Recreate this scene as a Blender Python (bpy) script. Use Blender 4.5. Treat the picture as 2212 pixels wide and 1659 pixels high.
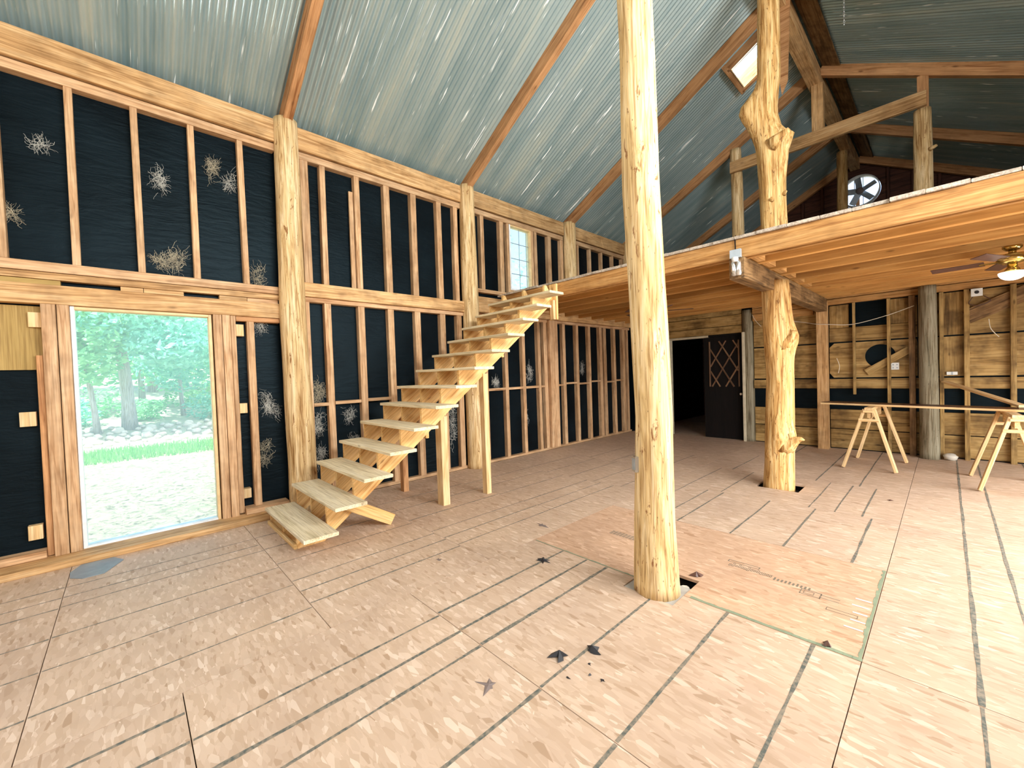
import bpy, bmesh, math, random
from mathutils import Vector, Matrix, noise

for o in list(bpy.data.objects):
    bpy.data.objects.remove(o, do_unlink=True)
S = bpy.context.scene
COL = S.collection
R = random.Random(7)

# ------------------------------------------------------------------ camera
YAW, PITCH, ROLL, FPX = 0.815176, -0.023348, 0.033643, 884.42
fw = Vector((-math.sin(YAW)*math.cos(PITCH), math.cos(YAW)*math.cos(PITCH), math.sin(PITCH)))
rt = Vector((math.cos(YAW), math.sin(YAW), 0))
dn = fw.cross(rt)
rt2 = rt*math.cos(ROLL) + dn*math.sin(ROLL)
dn2 = dn*math.cos(ROLL) - rt*math.sin(ROLL)
cam_d = bpy.data.cameras.new('camera')
cam = bpy.data.objects.new('camera', cam_d)
COL.objects.link(cam)
cam_d.sensor_fit = 'HORIZONTAL'
cam_d.sensor_width = 36.0
cam_d.lens = FPX/2212*36
cam_d.clip_start = 0.05
cam_d.clip_end = 300
M = Matrix((rt2, -dn2, -fw)).transposed().to_4x4()
M.translation = Vector((0, 0, 1.6))
cam.matrix_world = M
S.camera = cam

# ------------------------------------------------------------------ world, sun, daylight, exposure
W = bpy.data.worlds.new('sky')
S.world = W
W.use_nodes = True
wn = W.node_tree
bg = wn.nodes['Background']
sk = wn.nodes.new('ShaderNodeTexSky')
sk.sky_type = 'NISHITA'
sk.sun_disc = False
sk.sun_elevation = math.radians(58)
sk.sun_rotation = math.radians(70)
sk.air_density = 1.0
sk.dust_density = 2.5
wn.links.new(sk.outputs[0], bg.inputs[0])
bg.inputs[1].default_value = 0.4

def add_light(name, kind, loc, direction, energy, color, size=None):
    d = bpy.data.lights.new(name, kind)
    d.energy = energy
    d.color = color
    if kind == 'AREA':
        d.shape = 'RECTANGLE'
        d.size, d.size_y = size
    o = bpy.data.objects.new(name, d)
    COL.objects.link(o)
    o.location = loc
    o.rotation_euler = Vector(direction).to_track_quat('-Z', 'Y').to_euler()
    return o
sun = add_light('sun', 'SUN', (20, -5, 30), (-0.12, 0.42, -0.90), 12.0, (1, 0.96, 0.88))
sun.data.angle = math.radians(1.0)
DAY = (0.96, 0.985, 1.0)
# daylight entering through the openings of the right wall and of the wall behind the camera
RIGHT_OPEN = [(-2.6, -0.4, 0.15, 2.35), (3.9, 5.1, 0.4, 2.05), (0.2, 4.6, 3.3, 4.6), (5.7, 8.2, 0.15, 1.7)]      # y0 y1 z0 z1
REAR_OPEN = [(-4.2, 1.0, 3.1, 4.75)]      # x0 x1 z0 z1
RW, RY = 2.5, -4.0
for i, (a, b, c, d) in enumerate(RIGHT_OPEN):
    add_light('daylight_right', 'AREA', (RW+0.16, (a+b)/2, (c+d)/2), (-1, 0, (-0.3, -0.35, -0.02, -0.6)[i]),
              (20, 150, 500, 150)[i], DAY, (b-a, d-c))
for i, (a, b, c, d) in enumerate(REAR_OPEN):
    add_light('daylight_rear', 'AREA', ((a+b)/2, RY-0.16, (c+d)/2), (0, 1, -0.02),
              (90,)[i], DAY, (b-a, d-c))

LEFT_FILL_OPEN = [(-3.7, -1.6, 2.95, 4.4)]                        # y0 y1 z0 z1, opening added behind the view to light the right roof
for a, b, c, d in LEFT_FILL_OPEN:
    add_light('fill_left', 'AREA', (-6.0, (a+b)/2, (c+d)/2), (1, 0, 0.1), 140, DAY, (b-a, d-c))  # unseen fill lamp, added to brighten the right roof slope
S.view_settings.view_transform = 'Standard'
S.view_settings.look = 'None'
S.view_settings.gamma = 1
S.view_settings.use_curve_mapping = False
S.view_settings.exposure = 0.42
S.cycles.max_bounces = 6
S.cycles.diffuse_bounces = 4
S.cycles.glossy_bounces = 2
S.cycles.use_adaptive_sampling = True
S.cycles.adaptive_threshold = 0.05

# ------------------------------------------------------------------ materials
def newmat(name):
    m = bpy.data.materials.new(name)
    m.use_nodes = True
    nt = m.node_tree
    b = nt.nodes['Principled BSDF']
    return m, nt, b
def N(nt, t, **kw):
    n = nt.nodes.new('ShaderNode'+t)
    for k, v in kw.items():
        setattr(n, k, v)
    return n
def ramp(nt, fac, stops):
    r = N(nt, 'ValToRGB')
    cr = r.color_ramp
    while len(cr.elements) < len(stops):
        cr.elements.new(0.5)
    for e, (p, c) in zip(cr.elements, stops):
        e.position = p
        e.color = (*c, 1) if len(c) == 3 else c
    nt.links.new(fac, r.inputs[0])
    return r.outputs[0]
def mix(nt, fac, a, b, mode='MIX'):
    m = N(nt, 'Mix', data_type='RGBA', blend_type=mode)
    if isinstance(fac, (int, float)):
        m.inputs[0].default_value = fac
    else:
        nt.links.new(fac, m.inputs[0])
    for i, v in ((6, a), (7, b)):
        if isinstance(v, tuple):
            m.inputs[i].default_value = (*v, 1)
        else:
            nt.links.new(v, m.inputs[i])
    return m.outputs[2]
def coords(nt, scale, rand=True, kind='Object', rot=(0, 0, 0)):
    tc = N(nt, 'TexCoord')
    mp = N(nt, 'Mapping')
    mp.inputs['Scale'].default_value = scale
    mp.inputs['Rotation'].default_value = rot
    nt.links.new(tc.outputs[kind], mp.inputs[0])
    if not rand:
        return mp.outputs[0]
    oi = N(nt, 'ObjectInfo')
    mu = N(nt, 'Math', operation='MULTIPLY')
    mu.inputs[1].default_value = 61.7
    nt.links.new(oi.outputs['Random'], mu.inputs[0])
    ad = N(nt, 'VectorMath', operation='ADD')
    nt.links.new(mp.outputs[0], ad.inputs[0])
    nt.links.new(mu.outputs[0], ad.inputs[1])
    return ad.outputs[0]
def tnoise(nt, vec, scale, detail=4, rough=0.55, dist=0.0):
    n = N(nt, 'TexNoise')
    n.inputs['Scale'].default_value = scale
    n.inputs['Detail'].default_value = detail
    n.inputs['Roughness'].default_value = rough
    n.inputs['Distortion'].default_value = dist
    nt.links.new(vec, n.inputs['Vector'])
    return n
def bump(nt, h, b, strength=0.3, dist=0.01):
    bp = N(nt, 'Bump')
    bp.inputs['Strength'].default_value = strength
    bp.inputs['Distance'].default_value = dist
    nt.links.new(h, bp.inputs['Height'])
    nt.links.new(bp.outputs[0], b.inputs['Normal'])
def plain(name, col, rough=0.6, metal=0.0):
    m, nt, b = newmat(name)
    v = coords(nt, (1, 1, 1))
    n = tnoise(nt, v, 9, 3)
    c = ramp(nt, n.outputs[0], [(0.3, tuple(x*0.82 for x in col)), (0.7, tuple(min(1, x*1.1) for x in col))])
    nt.links.new(c, b.inputs['Base Color'])
    b.inputs['Roughness'].default_value = rough
    b.inputs['Metallic'].default_value = metal
    return m
def wood(name, dark, mid, light, axis=0, rough=0.65, knots=0.5, stain=0.0, gscale=1.0, fine=0.75, vary=(0.82, 1.08)):
    m, nt, b = newmat(name)
    s = [15*gscale]*3
    s[axis] = 0.9*gscale
    v = coords(nt, tuple(s))
    n = tnoise(nt, v, 1.6, 3, 0.6, 0.8)
    c = ramp(nt, n.outputs[0], [(0.28, dark), (0.46, mid), (0.72, light)])
    s2 = [60.0]*3
    s2[axis] = 2.0
    v2 = coords(nt, tuple(s2))
    n2 = tnoise(nt, v2, 1.5, 2, 0.6)
    g = ramp(nt, n2.outputs[0], [(0.32, (0.62, 0.56, 0.5)), (0.58, (1.04, 1.04, 1.04))])
    c = mix(nt, fine, c, g, 'MULTIPLY')
    s3 = [9.0]*3
    s3[axis] = 3.0
    v3 = coords(nt, tuple(s3))
    vo = N(nt, 'TexVoronoi')
    vo.inputs['Scale'].default_value = 1.0
    nt.links.new(v3, vo.inputs['Vector'])
    k = ramp(nt, vo.outputs['Distance'], [(0.06, (1, 1, 1)), (0.16, (0, 0, 0))])
    ng = tnoise(nt, v3, 0.7, 1)
    gate = ramp(nt, ng.outputs[0], [(0.52, (0, 0, 0)), (0.6, (knots, knots, knots))])
    kk = mix(nt, 1.0, k, gate, 'MULTIPLY')
    c = mix(nt, kk, c, tuple(x*0.5 for x in dark))
    if stain:
        v4 = coords(nt, (1.4, 1.4, 1.4))
        n4 = tnoise(nt, v4, 2.2, 3, 0.65)
        st = ramp(nt, n4.outputs[0], [(0.45, (1, 1, 1)), (0.68, (1-stain, 1-stain*1.05, 1-stain*1.1))])
        c = mix(nt, 1.0, c, st, 'MULTIPLY')
    oi = N(nt, 'ObjectInfo')
    vr = ramp(nt, oi.outputs['Random'], [(0.0, (vary[0], vary[0]*0.98, vary[0]*0.95)), (1.0, (vary[1], vary[1]*0.98, vary[1]*0.96))])
    c = mix(nt, 1.0, c, vr, 'MULTIPLY')
    nt.links.new(c, b.inputs['Base Color'])
    b.inputs['Roughness'].default_value = rough
    b.inputs['Specular IOR Level'].default_value = 0.25
    return m
MT = {}
MT['stud'] = wood('stud_wood', (0.36, 0.18, 0.075), (0.62, 0.38, 0.20), (0.76, 0.53, 0.32), stain=0.25)
MT['beam'] = wood('beam_wood', (0.32, 0.155, 0.05), (0.62, 0.37, 0.16), (0.77, 0.52, 0.27), stain=0.3)
MT['rafter'] = wood('rafter_wood', (0.32, 0.13, 0.045), (0.56, 0.29, 0.125), (0.68, 0.38, 0.18), knots=0.8, stain=0.2)
MT['loft'] = wood('loft_wood', (0.32, 0.135, 0.035), (0.54, 0.28, 0.09), (0.68, 0.39, 0.15), knots=0.7, stain=0.2)
MT['joist'] = wood('joist_wood', (0.38, 0.165, 0.04), (0.52, 0.255, 0.07), (0.64, 0.35, 0.11), knots=0.8, gscale=0.5, fine=0.35, vary=(0.68, 1.12))
MT['deck'] = wood('deck_board_wood', (0.30, 0.24, 0.18), (0.50, 0.43, 0.35), (0.64, 0.57, 0.48), stain=0.3)
MT['old'] = wood('old_wood', (0.07, 0.04, 0.018), (0.22, 0.125, 0.05), (0.36, 0.22, 0.1), stain=0.5)
MT['plank'] = wood('weathered_plank', (0.15, 0.085, 0.026), (0.40, 0.25, 0.085), (0.54, 0.37, 0.15), knots=0.9, stain=0.55, gscale=0.6)
MT['stair'] = wood('pine_stair', (0.52, 0.23, 0.06), (0.80, 0.50, 0.19), (0.86, 0.60, 0.29), knots=0.9, gscale=0.8)
MT['tread'] = wood('pine_tread', (0.56, 0.46, 0.28), (0.80, 0.68, 0.45), (0.87, 0.77, 0.56), knots=0.7, gscale=0.7)
MT['fresh'] = wood('fresh_lumber', (0.60, 0.36, 0.14), (0.80, 0.56, 0.28), (0.88, 0.67, 0.40), knots=0.7)
MT['ply'] = wood('plywood', (0.24, 0.15, 0.04), (0.42, 0.28, 0.09), (0.52, 0.36, 0.13), gscale=0.45, knots=0.2)
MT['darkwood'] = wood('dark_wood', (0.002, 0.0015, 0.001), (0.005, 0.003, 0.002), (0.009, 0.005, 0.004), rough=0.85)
MT['lattice'] = wood('lattice_wood', (0.07, 0.035, 0.02), (0.18, 0.10, 0.055), (0.28, 0.17, 0.09), rough=0.45)
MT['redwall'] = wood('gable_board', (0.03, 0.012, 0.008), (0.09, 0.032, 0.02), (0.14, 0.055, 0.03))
MT['tabletop'] = wood('dark_tabletop', (0.03, 0.008, 0.004), (0.08, 0.022, 0.012), (0.13, 0.04, 0.02), rough=0.35)

def logmat(name, dark, mid, light, patch, pamt):
    m, nt, b = newmat(name)
    v = coords(nt, (14, 14, 1.0))
    n = tnoise(nt, v, 1.4, 4, 0.68, 0.7)
    c = ramp(nt, n.outputs[0], [(0.30, dark), (0.46, mid), (0.66, light)])
    vf = coords(nt, (46, 46, 1.6))
    nf = tnoise(nt, vf, 1.3, 2, 0.6, 0.3)
    c = mix(nt, 0.8, c, ramp(nt, nf.outputs[0], [(0.34, (0.48, 0.38, 0.28)), (0.52, (1, 1, 1))]), 'MULTIPLY')
    v2 = coords(nt, (19, 19, 5.0))
    n2 = tnoise(nt, v2, 1.2, 4, 0.65, 0.8)
    pm = ramp(nt, n2.outputs[0], [(pamt, (0, 0, 0)), (pamt+0.05, (1, 1, 1))])
    c = mix(nt, pm, c, patch)
    v3 = coords(nt, (5, 5, 2.5))
    vo = N(nt, 'TexVoronoi')
    nt.links.new(v3, vo.inputs['Vector'])
    k = ramp(nt, vo.outputs['Distance'], [(0.05, (0.8, 0.8, 0.8)), (0.11, (0, 0, 0))])
    c = mix(nt, k, c, tuple(x*0.35 for x in dark))
    nt.links.new(c, b.inputs['Base Color'])
    b.inputs['Roughness'].default_value = 0.7
    b.inputs['Specular IOR Level'].default_value = 0.2
    bump(nt, n.outputs[0], b, 0.5, 0.012)
    return m
MT['log'] = logmat('peeled_log', (0.34, 0.18, 0.06), (0.66, 0.45, 0.21), (0.83, 0.64, 0.38), (0.26, 0.12, 0.04), 0.63)
MT['log_scar'] = logmat('scarred_log', (0.38, 0.22, 0.08), (0.68, 0.47, 0.21), (0.83, 0.65, 0.38), (0.26, 0.12, 0.045), 0.615)
MT['log_rough'] = logmat('rough_log', (0.22, 0.09, 0.02), (0.58, 0.33, 0.11), (0.80, 0.57, 0.27), (0.20, 0.09, 0.03), 0.62)
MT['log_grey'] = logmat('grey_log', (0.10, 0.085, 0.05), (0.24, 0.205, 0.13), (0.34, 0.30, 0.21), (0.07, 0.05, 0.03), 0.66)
MT['bark'] = logmat('tree_bark', (0.30, 0.27, 0.23), (0.48, 0.45, 0.41), (0.60, 0.57, 0.53), (0.14, 0.12, 0.08), 0.64)

def osb(name, tint, mul):
    m, nt, b = newmat(name)
    base = None
    hsum = None
    for i, (rot, sc, pos) in enumerate(((0.3, (15, 52, 1), 0.45), (-0.7, (13, 46, 1), 0.6), (1.35, (12, 40, 1), 0.62))):
        v = coords(nt, sc, True, 'Object', (0, 0, rot))
        vo = N(nt, 'TexVoronoi')
        vo.inputs['Scale'].default_value = 1.0
        vo.inputs['Randomness'].default_value = 1.0
        nt.links.new(v, vo.inputs['Vector'])
        sp = N(nt, 'SeparateColor')
        nt.links.new(vo.outputs['Color'], sp.inputs[0])
        t = tint
        c = ramp(nt, sp.outputs[0], [(0.0, (t[0]*0.74, t[1]*0.68, t[2]*0.60)), (0.06, (t[0]*0.90, t[1]*0.88, t[2]*0.84)),
                                     (0.6, t), (0.9, (min(1, t[0]*1.08), min(1, t[1]*1.10), min(1, t[2]*1.12))), (1.0, (min(1, t[0]*1.26), min(1, t[1]*1.36), min(1, t[2]*1.46)))])
        if base is None:
            base = c
        else:
            k = ramp(nt, sp.outputs[1], [(pos, (0, 0, 0)), (pos+0.02, (1, 1, 1))])
            base = mix(nt, k, base, c)
        hsum = sp.outputs[0]
    v = coords(nt, (1, 1, 1), True)
    n = tnoise(nt, v, 1.3, 4, 0.6)
    st = ramp(nt, n.outputs[0], [(0.35, (0.88, 0.86, 0.85)), (0.65, (1.03, 1.02, 1.0))])
    base = mix(nt, 1.0, base, st, 'MULTIPLY')
    v = coords(nt, (24, 24, 1), True)
    vo = N(nt, 'TexVoronoi')
    nt.links.new(v, vo.inputs['Vector'])
    sp = ramp(nt, vo.outputs['Distance'], [(0.04, (1, 1, 1)), (0.10, (0, 0, 0))])
    ng = tnoise(nt, v, 0.5, 1)
    ga = ramp(nt, ng.outputs[0], [(0.66, (0, 0, 0)), (0.72, (0.8, 0.8, 0.8))])
    base = mix(nt, mix(nt, 1.0, sp, ga, 'MULTIPLY'), base, (0.12, 0.07, 0.04))
    base = mix(nt, 1.0, base, mul, 'MULTIPLY')
    nt.links.new(base, b.inputs['Base Color'])
    b.inputs['Roughness'].default_value = 0.55
    b.inputs['Specular IOR Level'].default_value = 0.35
    return m
MT['osb'] = osb('osb_board', (0.56, 0.405, 0.29), (1, 1, 1))
MT['osb_pink'] = osb('osb_board_pink', (0.56, 0.36, 0.235), (1, 1, 1))

def linepaint():
    m, nt, b = newmat('nailing_line_ink')
    v = coords(nt, (40, 40, 1))
    n = tnoise(nt, v, 1.0, 3)
    c = ramp(nt, n.outputs[0], [(0.38, (0.085, 0.095, 0.08)), (0.62, (0.26, 0.21, 0.15))])
    nt.links.new(c, b.inputs['Base Color'])
    b.inputs['Roughness'].default_value = 0.7
    return m
MT['line'] = linepaint()
MT['green'] = plain('green_edge_paint', (0.24, 0.28, 0.18), 0.6)

def paper():
    m, nt, b = newmat('tar_paper')
    v = coords(nt, (1, 1.0, 1.0), False)
    n = tnoise(nt, v, 1.2, 3)
    c = ramp(nt, n.outputs[0], [(0.35, (0.002, 0.003, 0.004)), (0.7, (0.005, 0.009, 0.012))])
    v2 = coords(nt, (1, 2.0, 9.0), False)
    n2 = tnoise(nt, v2, 2.0, 4, 0.6, 0.5)
    n3 = tnoise(nt, v, 90, 2)
    dust_haze = ramp(nt, n3.outputs[0], [(0.70, (0, 0, 0)), (0.82, (0.12, 0.12, 0.12))])
    c = mix(nt, dust_haze, c, (0.16, 0.19, 0.2))
    nt.links.new(c, b.inputs['Base Color'])
    b.inputs['Roughness'].default_value = 0.42
    b.inputs['Specular IOR Level'].default_value = 0.10
    b.inputs['Specular Tint'].default_value = (0.6, 0.88, 1.0, 1)
    bump(nt, n2.outputs[0], b, 0.25, 0.03)
    return m
MT['paper'] = paper()

def roofmetal():
    m, nt, b = newmat('corrugated_metal')
    v = coords(nt, (0.35, 3.0, 1.0))
    n = tnoise(nt, v, 1.6, 4, 0.6)
    c = ramp(nt, n.outputs[0], [(0.3, (0.28, 0.40, 0.42)), (0.55, (0.42, 0.53, 0.53)), (0.75, (0.56, 0.62, 0.55))])
    v2 = coords(nt, (0.8, 19.0, 1.0))
    n2 = tnoise(nt, v2, 1.4, 3, 0.6, 0.2)
    st = ramp(nt, n2.outputs[0], [(0.65, (0, 0, 0)), (0.685, (1, 1, 1))])
    c = mix(nt, st, c, (0.88, 0.91, 0.88))
    nt.links.new(c, b.inputs['Base Color'])
    mr = ramp(nt, st, [(0, (0.5, 0.5, 0.5)), (1, (0.05, 0.05, 0.05))])
    nt.links.new(mr, b.inputs['Metallic'])
    b.inputs['Roughness'].default_value = 0.25
    return m
MT['roof'] = roofmetal()
MT['galv'] = plain('galvanised_metal', (0.42, 0.47, 0.5), 0.4, 0.5)
MT['steel'] = plain('bright_steel', (0.75, 0.78, 0.78), 0.22, 0.9)
MT['brass'] = plain('polished_brass', (0.62, 0.44, 0.14), 0.2, 0.95)
MT['black'] = plain('black_scrap', (0.012, 0.011, 0.012), 0.55)
MT['greyscrap'] = plain('grey_brown_scrap', (0.20, 0.15, 0.13), 0.7)
MT['concrete'] = plain('concrete', (0.42, 0.39, 0.34), 0.85)
MT['void'] = plain('dark_subfloor', (0.02, 0.016, 0.013), 0.9)
MT['white'] = plain('white_paint', (0.82, 0.80, 0.74), 0.5)
MT['vinyl'] = plain('white_vinyl', (0.84, 0.85, 0.85), 0.4)
MT['casing'] = plain('cream_casing', (0.60, 0.52, 0.36), 0.5)
MT['frame_y'] = plain('window_wood', (0.78, 0.54, 0.26), 0.5)
MT['plastic'] = plain('white_plastic', (0.8, 0.81, 0.77), 0.4)
MT['cable'] = plain('cable_sheath', (0.72, 0.64, 0.50), 0.5)
MT['fluff'] = plain('insulation_fluff', (0.62, 0.54, 0.38), 0.95)
MT['fluffw'] = plain('pale_insulation_fluff', (0.72, 0.70, 0.62), 0.95)
MT['blade'] = plain('fan_blade_wood', (0.10, 0.045, 0.03), 0.45)
MT['ink'] = plain('stamp_ink', (0.20, 0.16, 0.11), 0.7)
MT['rock'] = plain('pale_rock', (0.60, 0.54, 0.44), 0.9)
MT['soil'] = plain('forest_floor', (0.38, 0.37, 0.27), 0.95)
MT['flap'] = plain('slate_grey_sheet', (0.24, 0.28, 0.30), 0.5)
def emis(name, col, s):
    m, nt, b = newmat(name)
    b.inputs['Base Color'].default_value = (0.9, 0.88, 0.82, 1)
    b.inputs['Roughness'].default_value = 0.3
    b.inputs['Emission Color'].default_value = (*col, 1)
    b.inputs['Emission Strength'].default_value = s
    return m
MT['bowl'] = emis('lit_glass_bowl', (1, 0.95, 0.85), 1.6)
def glass(name, tint, refl, dust_haze):  # last value paints the pane's reflection haze as a milky translucent mix
    m = bpy.data.materials.new(name)
    m.use_nodes = True
    nt = m.node_tree
    nt.nodes.clear()
    out = N(nt, 'OutputMaterial')
    tr = N(nt, 'BsdfTransparent')
    tr.inputs[0].default_value = (*tint, 1)
    gl = N(nt, 'BsdfGlossy')
    gl.inputs['Roughness'].default_value = 0.03
    fr = N(nt, 'Fresnel')
    fr.inputs[0].default_value = refl
    veil = N(nt, 'BsdfTranslucent')
    veil.inputs[0].default_value = (0.80, 0.98, 1.0, 1)
    md = N(nt, 'MixShader')
    md.inputs[0].default_value = dust_haze
    nt.links.new(tr.outputs[0], md.inputs[1])
    nt.links.new(veil.outputs[0], md.inputs[2])
    ms = N(nt, 'MixShader')
    nt.links.new(fr.outputs[0], ms.inputs[0])
    nt.links.new(md.outputs[0], ms.inputs[1])
    nt.links.new(gl.outputs[0], ms.inputs[2])
    nt.links.new(ms.outputs[0], out.inputs[0])
    return m
MT['glass'] = glass('window_glass', (0.94, 0.99, 0.99), 1.07, 0.17)
def leafmat(name, a, b_):
    m, nt, b = newmat(name)
    oi = N(nt, 'NewGeometry')
    c = ramp(nt, oi.outputs['Random Per Island'], [(0, a), (1, b_)])
    nt.links.new(c, b.inputs['Base Color'])
    b.inputs['Roughness'].default_value = 0.5
    tl = N(nt, 'BsdfTranslucent')
    nt.links.new(c, tl.inputs[0])
    ms = N(nt, 'MixShader')
    ms.inputs[0].default_value = 0.45
    out = nt.nodes['Material Output']
    nt.links.new(b.outputs[0], ms.inputs[1])
    nt.links.new(tl.outputs[0], ms.inputs[2])
    nt.links.new(ms.outputs[0], out.inputs[0])
    return m
MT['leaf'] = leafmat('broad_leaves', (0.16, 0.48, 0.24), (0.50, 0.86, 0.46))
MT['leaf2'] = leafmat('cool_leaves', (0.14, 0.48, 0.36), (0.42, 0.84, 0.66))
MT['grass'] = leafmat('grass_blades', (0.12, 0.40, 0.10), (0.32, 0.62, 0.20))
def straw():
    m, nt, b = newmat('straw_covered_lawn')
    v = coords(nt, (1, 1, 1), False)
    n = tnoise(nt, v, 7, 4, 0.75, 1.5)
    c = ramp(nt, n.outputs[0], [(0.38, (0.07, 0.065, 0.035)), (0.48, (0.24, 0.225, 0.15)), (0.7, (0.31, 0.295, 0.21))])
    n2 = tnoise(nt, v, 1.6, 3)
    k = ramp(nt, n2.outputs[0], [(0.55, (0, 0, 0)), (0.75, (0.5, 0.5, 0.5))])
    c = mix(nt, k, c, (0.17, 0.26, 0.11))
    nt.links.new(c, b.inputs['Base Color'])
    b.inputs['Roughness'].default_value = 0.95
    bump(nt, n.outputs[0], b, 0.6, 0.05)
    return m
MT['straw'] = straw()

# ------------------------------------------------------------------ helpers
def tag(o, label=None, cat=None, group=None, kind=None):
    if label: o['label'] = label
    if cat: o['category'] = cat
    if group: o['group'] = group
    if kind: o['kind'] = kind
    return o
def link(name, me, mat=None, parent=None):
    o = bpy.data.objects.new(name, me)
    COL.objects.link(o)
    if mat and me and not me.materials:
        me.materials.append(MT[mat] if isinstance(mat, str) else mat)
    if parent:
        o.parent = parent
        o.matrix_parent_inverse = Matrix.Translation(-Vector(parent.location))
    return o
def empty(name, loc=(0, 0, 0), label=None, cat=None, group=None, kind=None):
    o = bpy.data.objects.new(name, None)
    COL.objects.link(o)
    o.location = loc
    o.empty_display_size = 0.1
    return tag(o, label, cat, group, kind)
MESH = {}
def beam_mesh(L, w, h, mat, cut0=0.0, cut1=0.0, ch=0.004):
    """board along local X, chamfered long edges; cut = end skew in local X per unit local Z"""
    key = (round(L, 3), round(w, 3), round(h, 3), mat, round(cut0, 2), round(cut1, 2))
    if key in MESH:
        return MESH[key]
    c = min(ch, w*0.2, h*0.2)
    a, b = w/2, h/2
    prof = [(-a+c, -b), (a-c, -b), (a, -b+c), (a, b-c), (a-c, b), (-a+c, b), (-a, b-c), (-a, -b+c)]
    vs = [(-L/2+cut0*z, y, z) for y, z in prof] + [(L/2+cut1*z, y, z) for y, z in prof]
    fs = [(i, (i+1) % 8, 8+(i+1) % 8, 8+i) for i in range(8)]
    fs += [tuple(range(7, -1, -1)), tuple(range(8, 16))]
    me = bpy.data.meshes.new('board')
    me.from_pydata(vs, [], fs)
    me.materials.append(MT[mat])
    MESH[key] = me
    return me
def board(name, a, b, w, h, mat, parent=None, up=(0, 0, 1), cut0=0.0, cut1=0.0):
    a, b = Vector(a), Vector(b)
    d = b-a
    x = d.normalized()
    z = Vector(up)
    y = z.cross(x)
    if y.length < 1e-4:
        y = Vector((0, 1, 0)).cross(x)
    y.normalize()
    z = x.cross(y)
    o = link(name, beam_mesh(d.length, w, h, mat, cut0, cut1), None, parent)
    m = Matrix((x, y, z)).transposed().to_4x4()
    m.translation = (a+b)/2
    o.matrix_basis = m
    return o
def slab(name, p0, p1, mat, parent=None):
    """axis-aligned timber between two corners, grain along its longest side"""
    p0, p1 = Vector(p0), Vector(p1)
    s = p1-p0
    c = (p0+p1)/2
    ax = max(range(3), key=lambda i: abs(s[i]))
    d = Vector((0, 0, 0))
    d[ax] = s[ax]/2
    up = Vector((0, 0, 1)) if ax != 2 else Vector((1, 0, 0))
    if ax == 2:
        w, h = abs(s.y), abs(s.x)
    elif ax == 0:
        w, h = abs(s.y), abs(s.z)
    else:
        w, h = abs(s.x), abs(s.z)
    return board(name, c-d, c+d, w, h, mat, parent, up)
class MB:
    def __init__(s):
        s.v, s.f, s.sm = [], [], []
    def box(s, p0, p1):
        n = len(s.v)
        (a, b, c), (d, e, f) = p0, p1
        s.v += [(a, b, c), (d, b, c), (d, e, c), (a, e, c), (a, b, f), (d, b, f), (d, e, f), (a, e, f)]
        s.f += [tuple(n+i for i in q) for q in ((3, 2, 1, 0), (4, 5, 6, 7), (0, 1, 5, 4), (1, 2, 6, 5), (2, 3, 7, 6), (3, 0, 4, 7))]
        return s
    def tube(s, pts, r, seg=8, caps=True):
        n0 = len(s.v)
        pts = [Vector(p) for p in pts]
        rs = r if isinstance(r, (list, tuple)) else [r]*len(pts)
        ref = None
        for i, p in enumerate(pts):
            t = (pts[min(i+1, len(pts)-1)]-pts[max(i-1, 0)])
            t = t.normalized() if t.length > 1e-9 else Vector((0, 0, 1))
            if ref is None:
                ref = t.orthogonal().normalized()
            ref = (ref-t*ref.dot(t))
            ref = ref.normalized() if ref.length > 1e-6 else t.orthogonal().normalized()
            bi = t.cross(ref)
            for k in range(seg):
                a = 2*math.pi*k/seg
                s.v.append(tuple(p+(ref*math.cos(a)+bi*math.sin(a))*rs[i]))
        for i in range(len(pts)-1):
            for k in range(seg):
                a = n0+i*seg
                s.f.append((a+k, a+(k+1) % seg, a+seg+(k+1) % seg, a+seg+k))
        if caps:
            s.f.append(tuple(n0+k for k in range(seg-1, -1, -1)))
            e = n0+(len(pts)-1)*seg
            s.f.append(tuple(e+k for k in range(seg)))
        return s
    def lathe(s, prof, c=(0, 0, 0), seg=24):
        n0 = len(s.v)
        for r, z in prof:
            for k in range(seg):
                a = 2*math.pi*k/seg
                s.v.append((c[0]+r*math.cos(a), c[1]+r*math.sin(a), c[2]+z))
        for i in range(len(prof)-1):
            for k in range(seg):
                a = n0+i*seg
                s.f.append((a+k, a+(k+1) % seg, a+seg+(k+1) % seg, a+seg+k))
        s.f.append(tuple(n0+k for k in range(seg-1, -1, -1)))
        e = n0+(len(prof)-1)*seg
        s.f.append(tuple(e+k for k in range(seg)))
        return s
    def prism(s, poly, z0, z1):
        n = len(s.v)
        k = len(poly)
        s.v += [(x, y, z0) for x, y in poly]+[(x, y, z1) for x, y in poly]
        s.f += [tuple(n+i for i in range(k-1, -1, -1)), tuple(n+k+i for i in range(k))]
        s.f += [(n+i, n+(i+1) % k, n+k+(i+1) % k, n+k+i) for i in range(k)]
        return s
    def mesh(s, name, smooth=False):
        me = bpy.data.meshes.new(name)
        me.from_pydata(s.v, [], s.f)
        if smooth:
            me.polygons.foreach_set('use_smooth', [len(p.vertices) <= 4 for p in me.polygons])
        me.update()
        return me
    def build(s, name, mat, parent=None, smooth=False, origin=None):
        if origin is not None:
            o = Vector(origin)
            s.v = [tuple(Vector(p)-o) for p in s.v]
        ob = link(name, s.mesh(name, smooth), mat, parent)
        if origin is not None:
            ob.location = origin
        return ob
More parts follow.
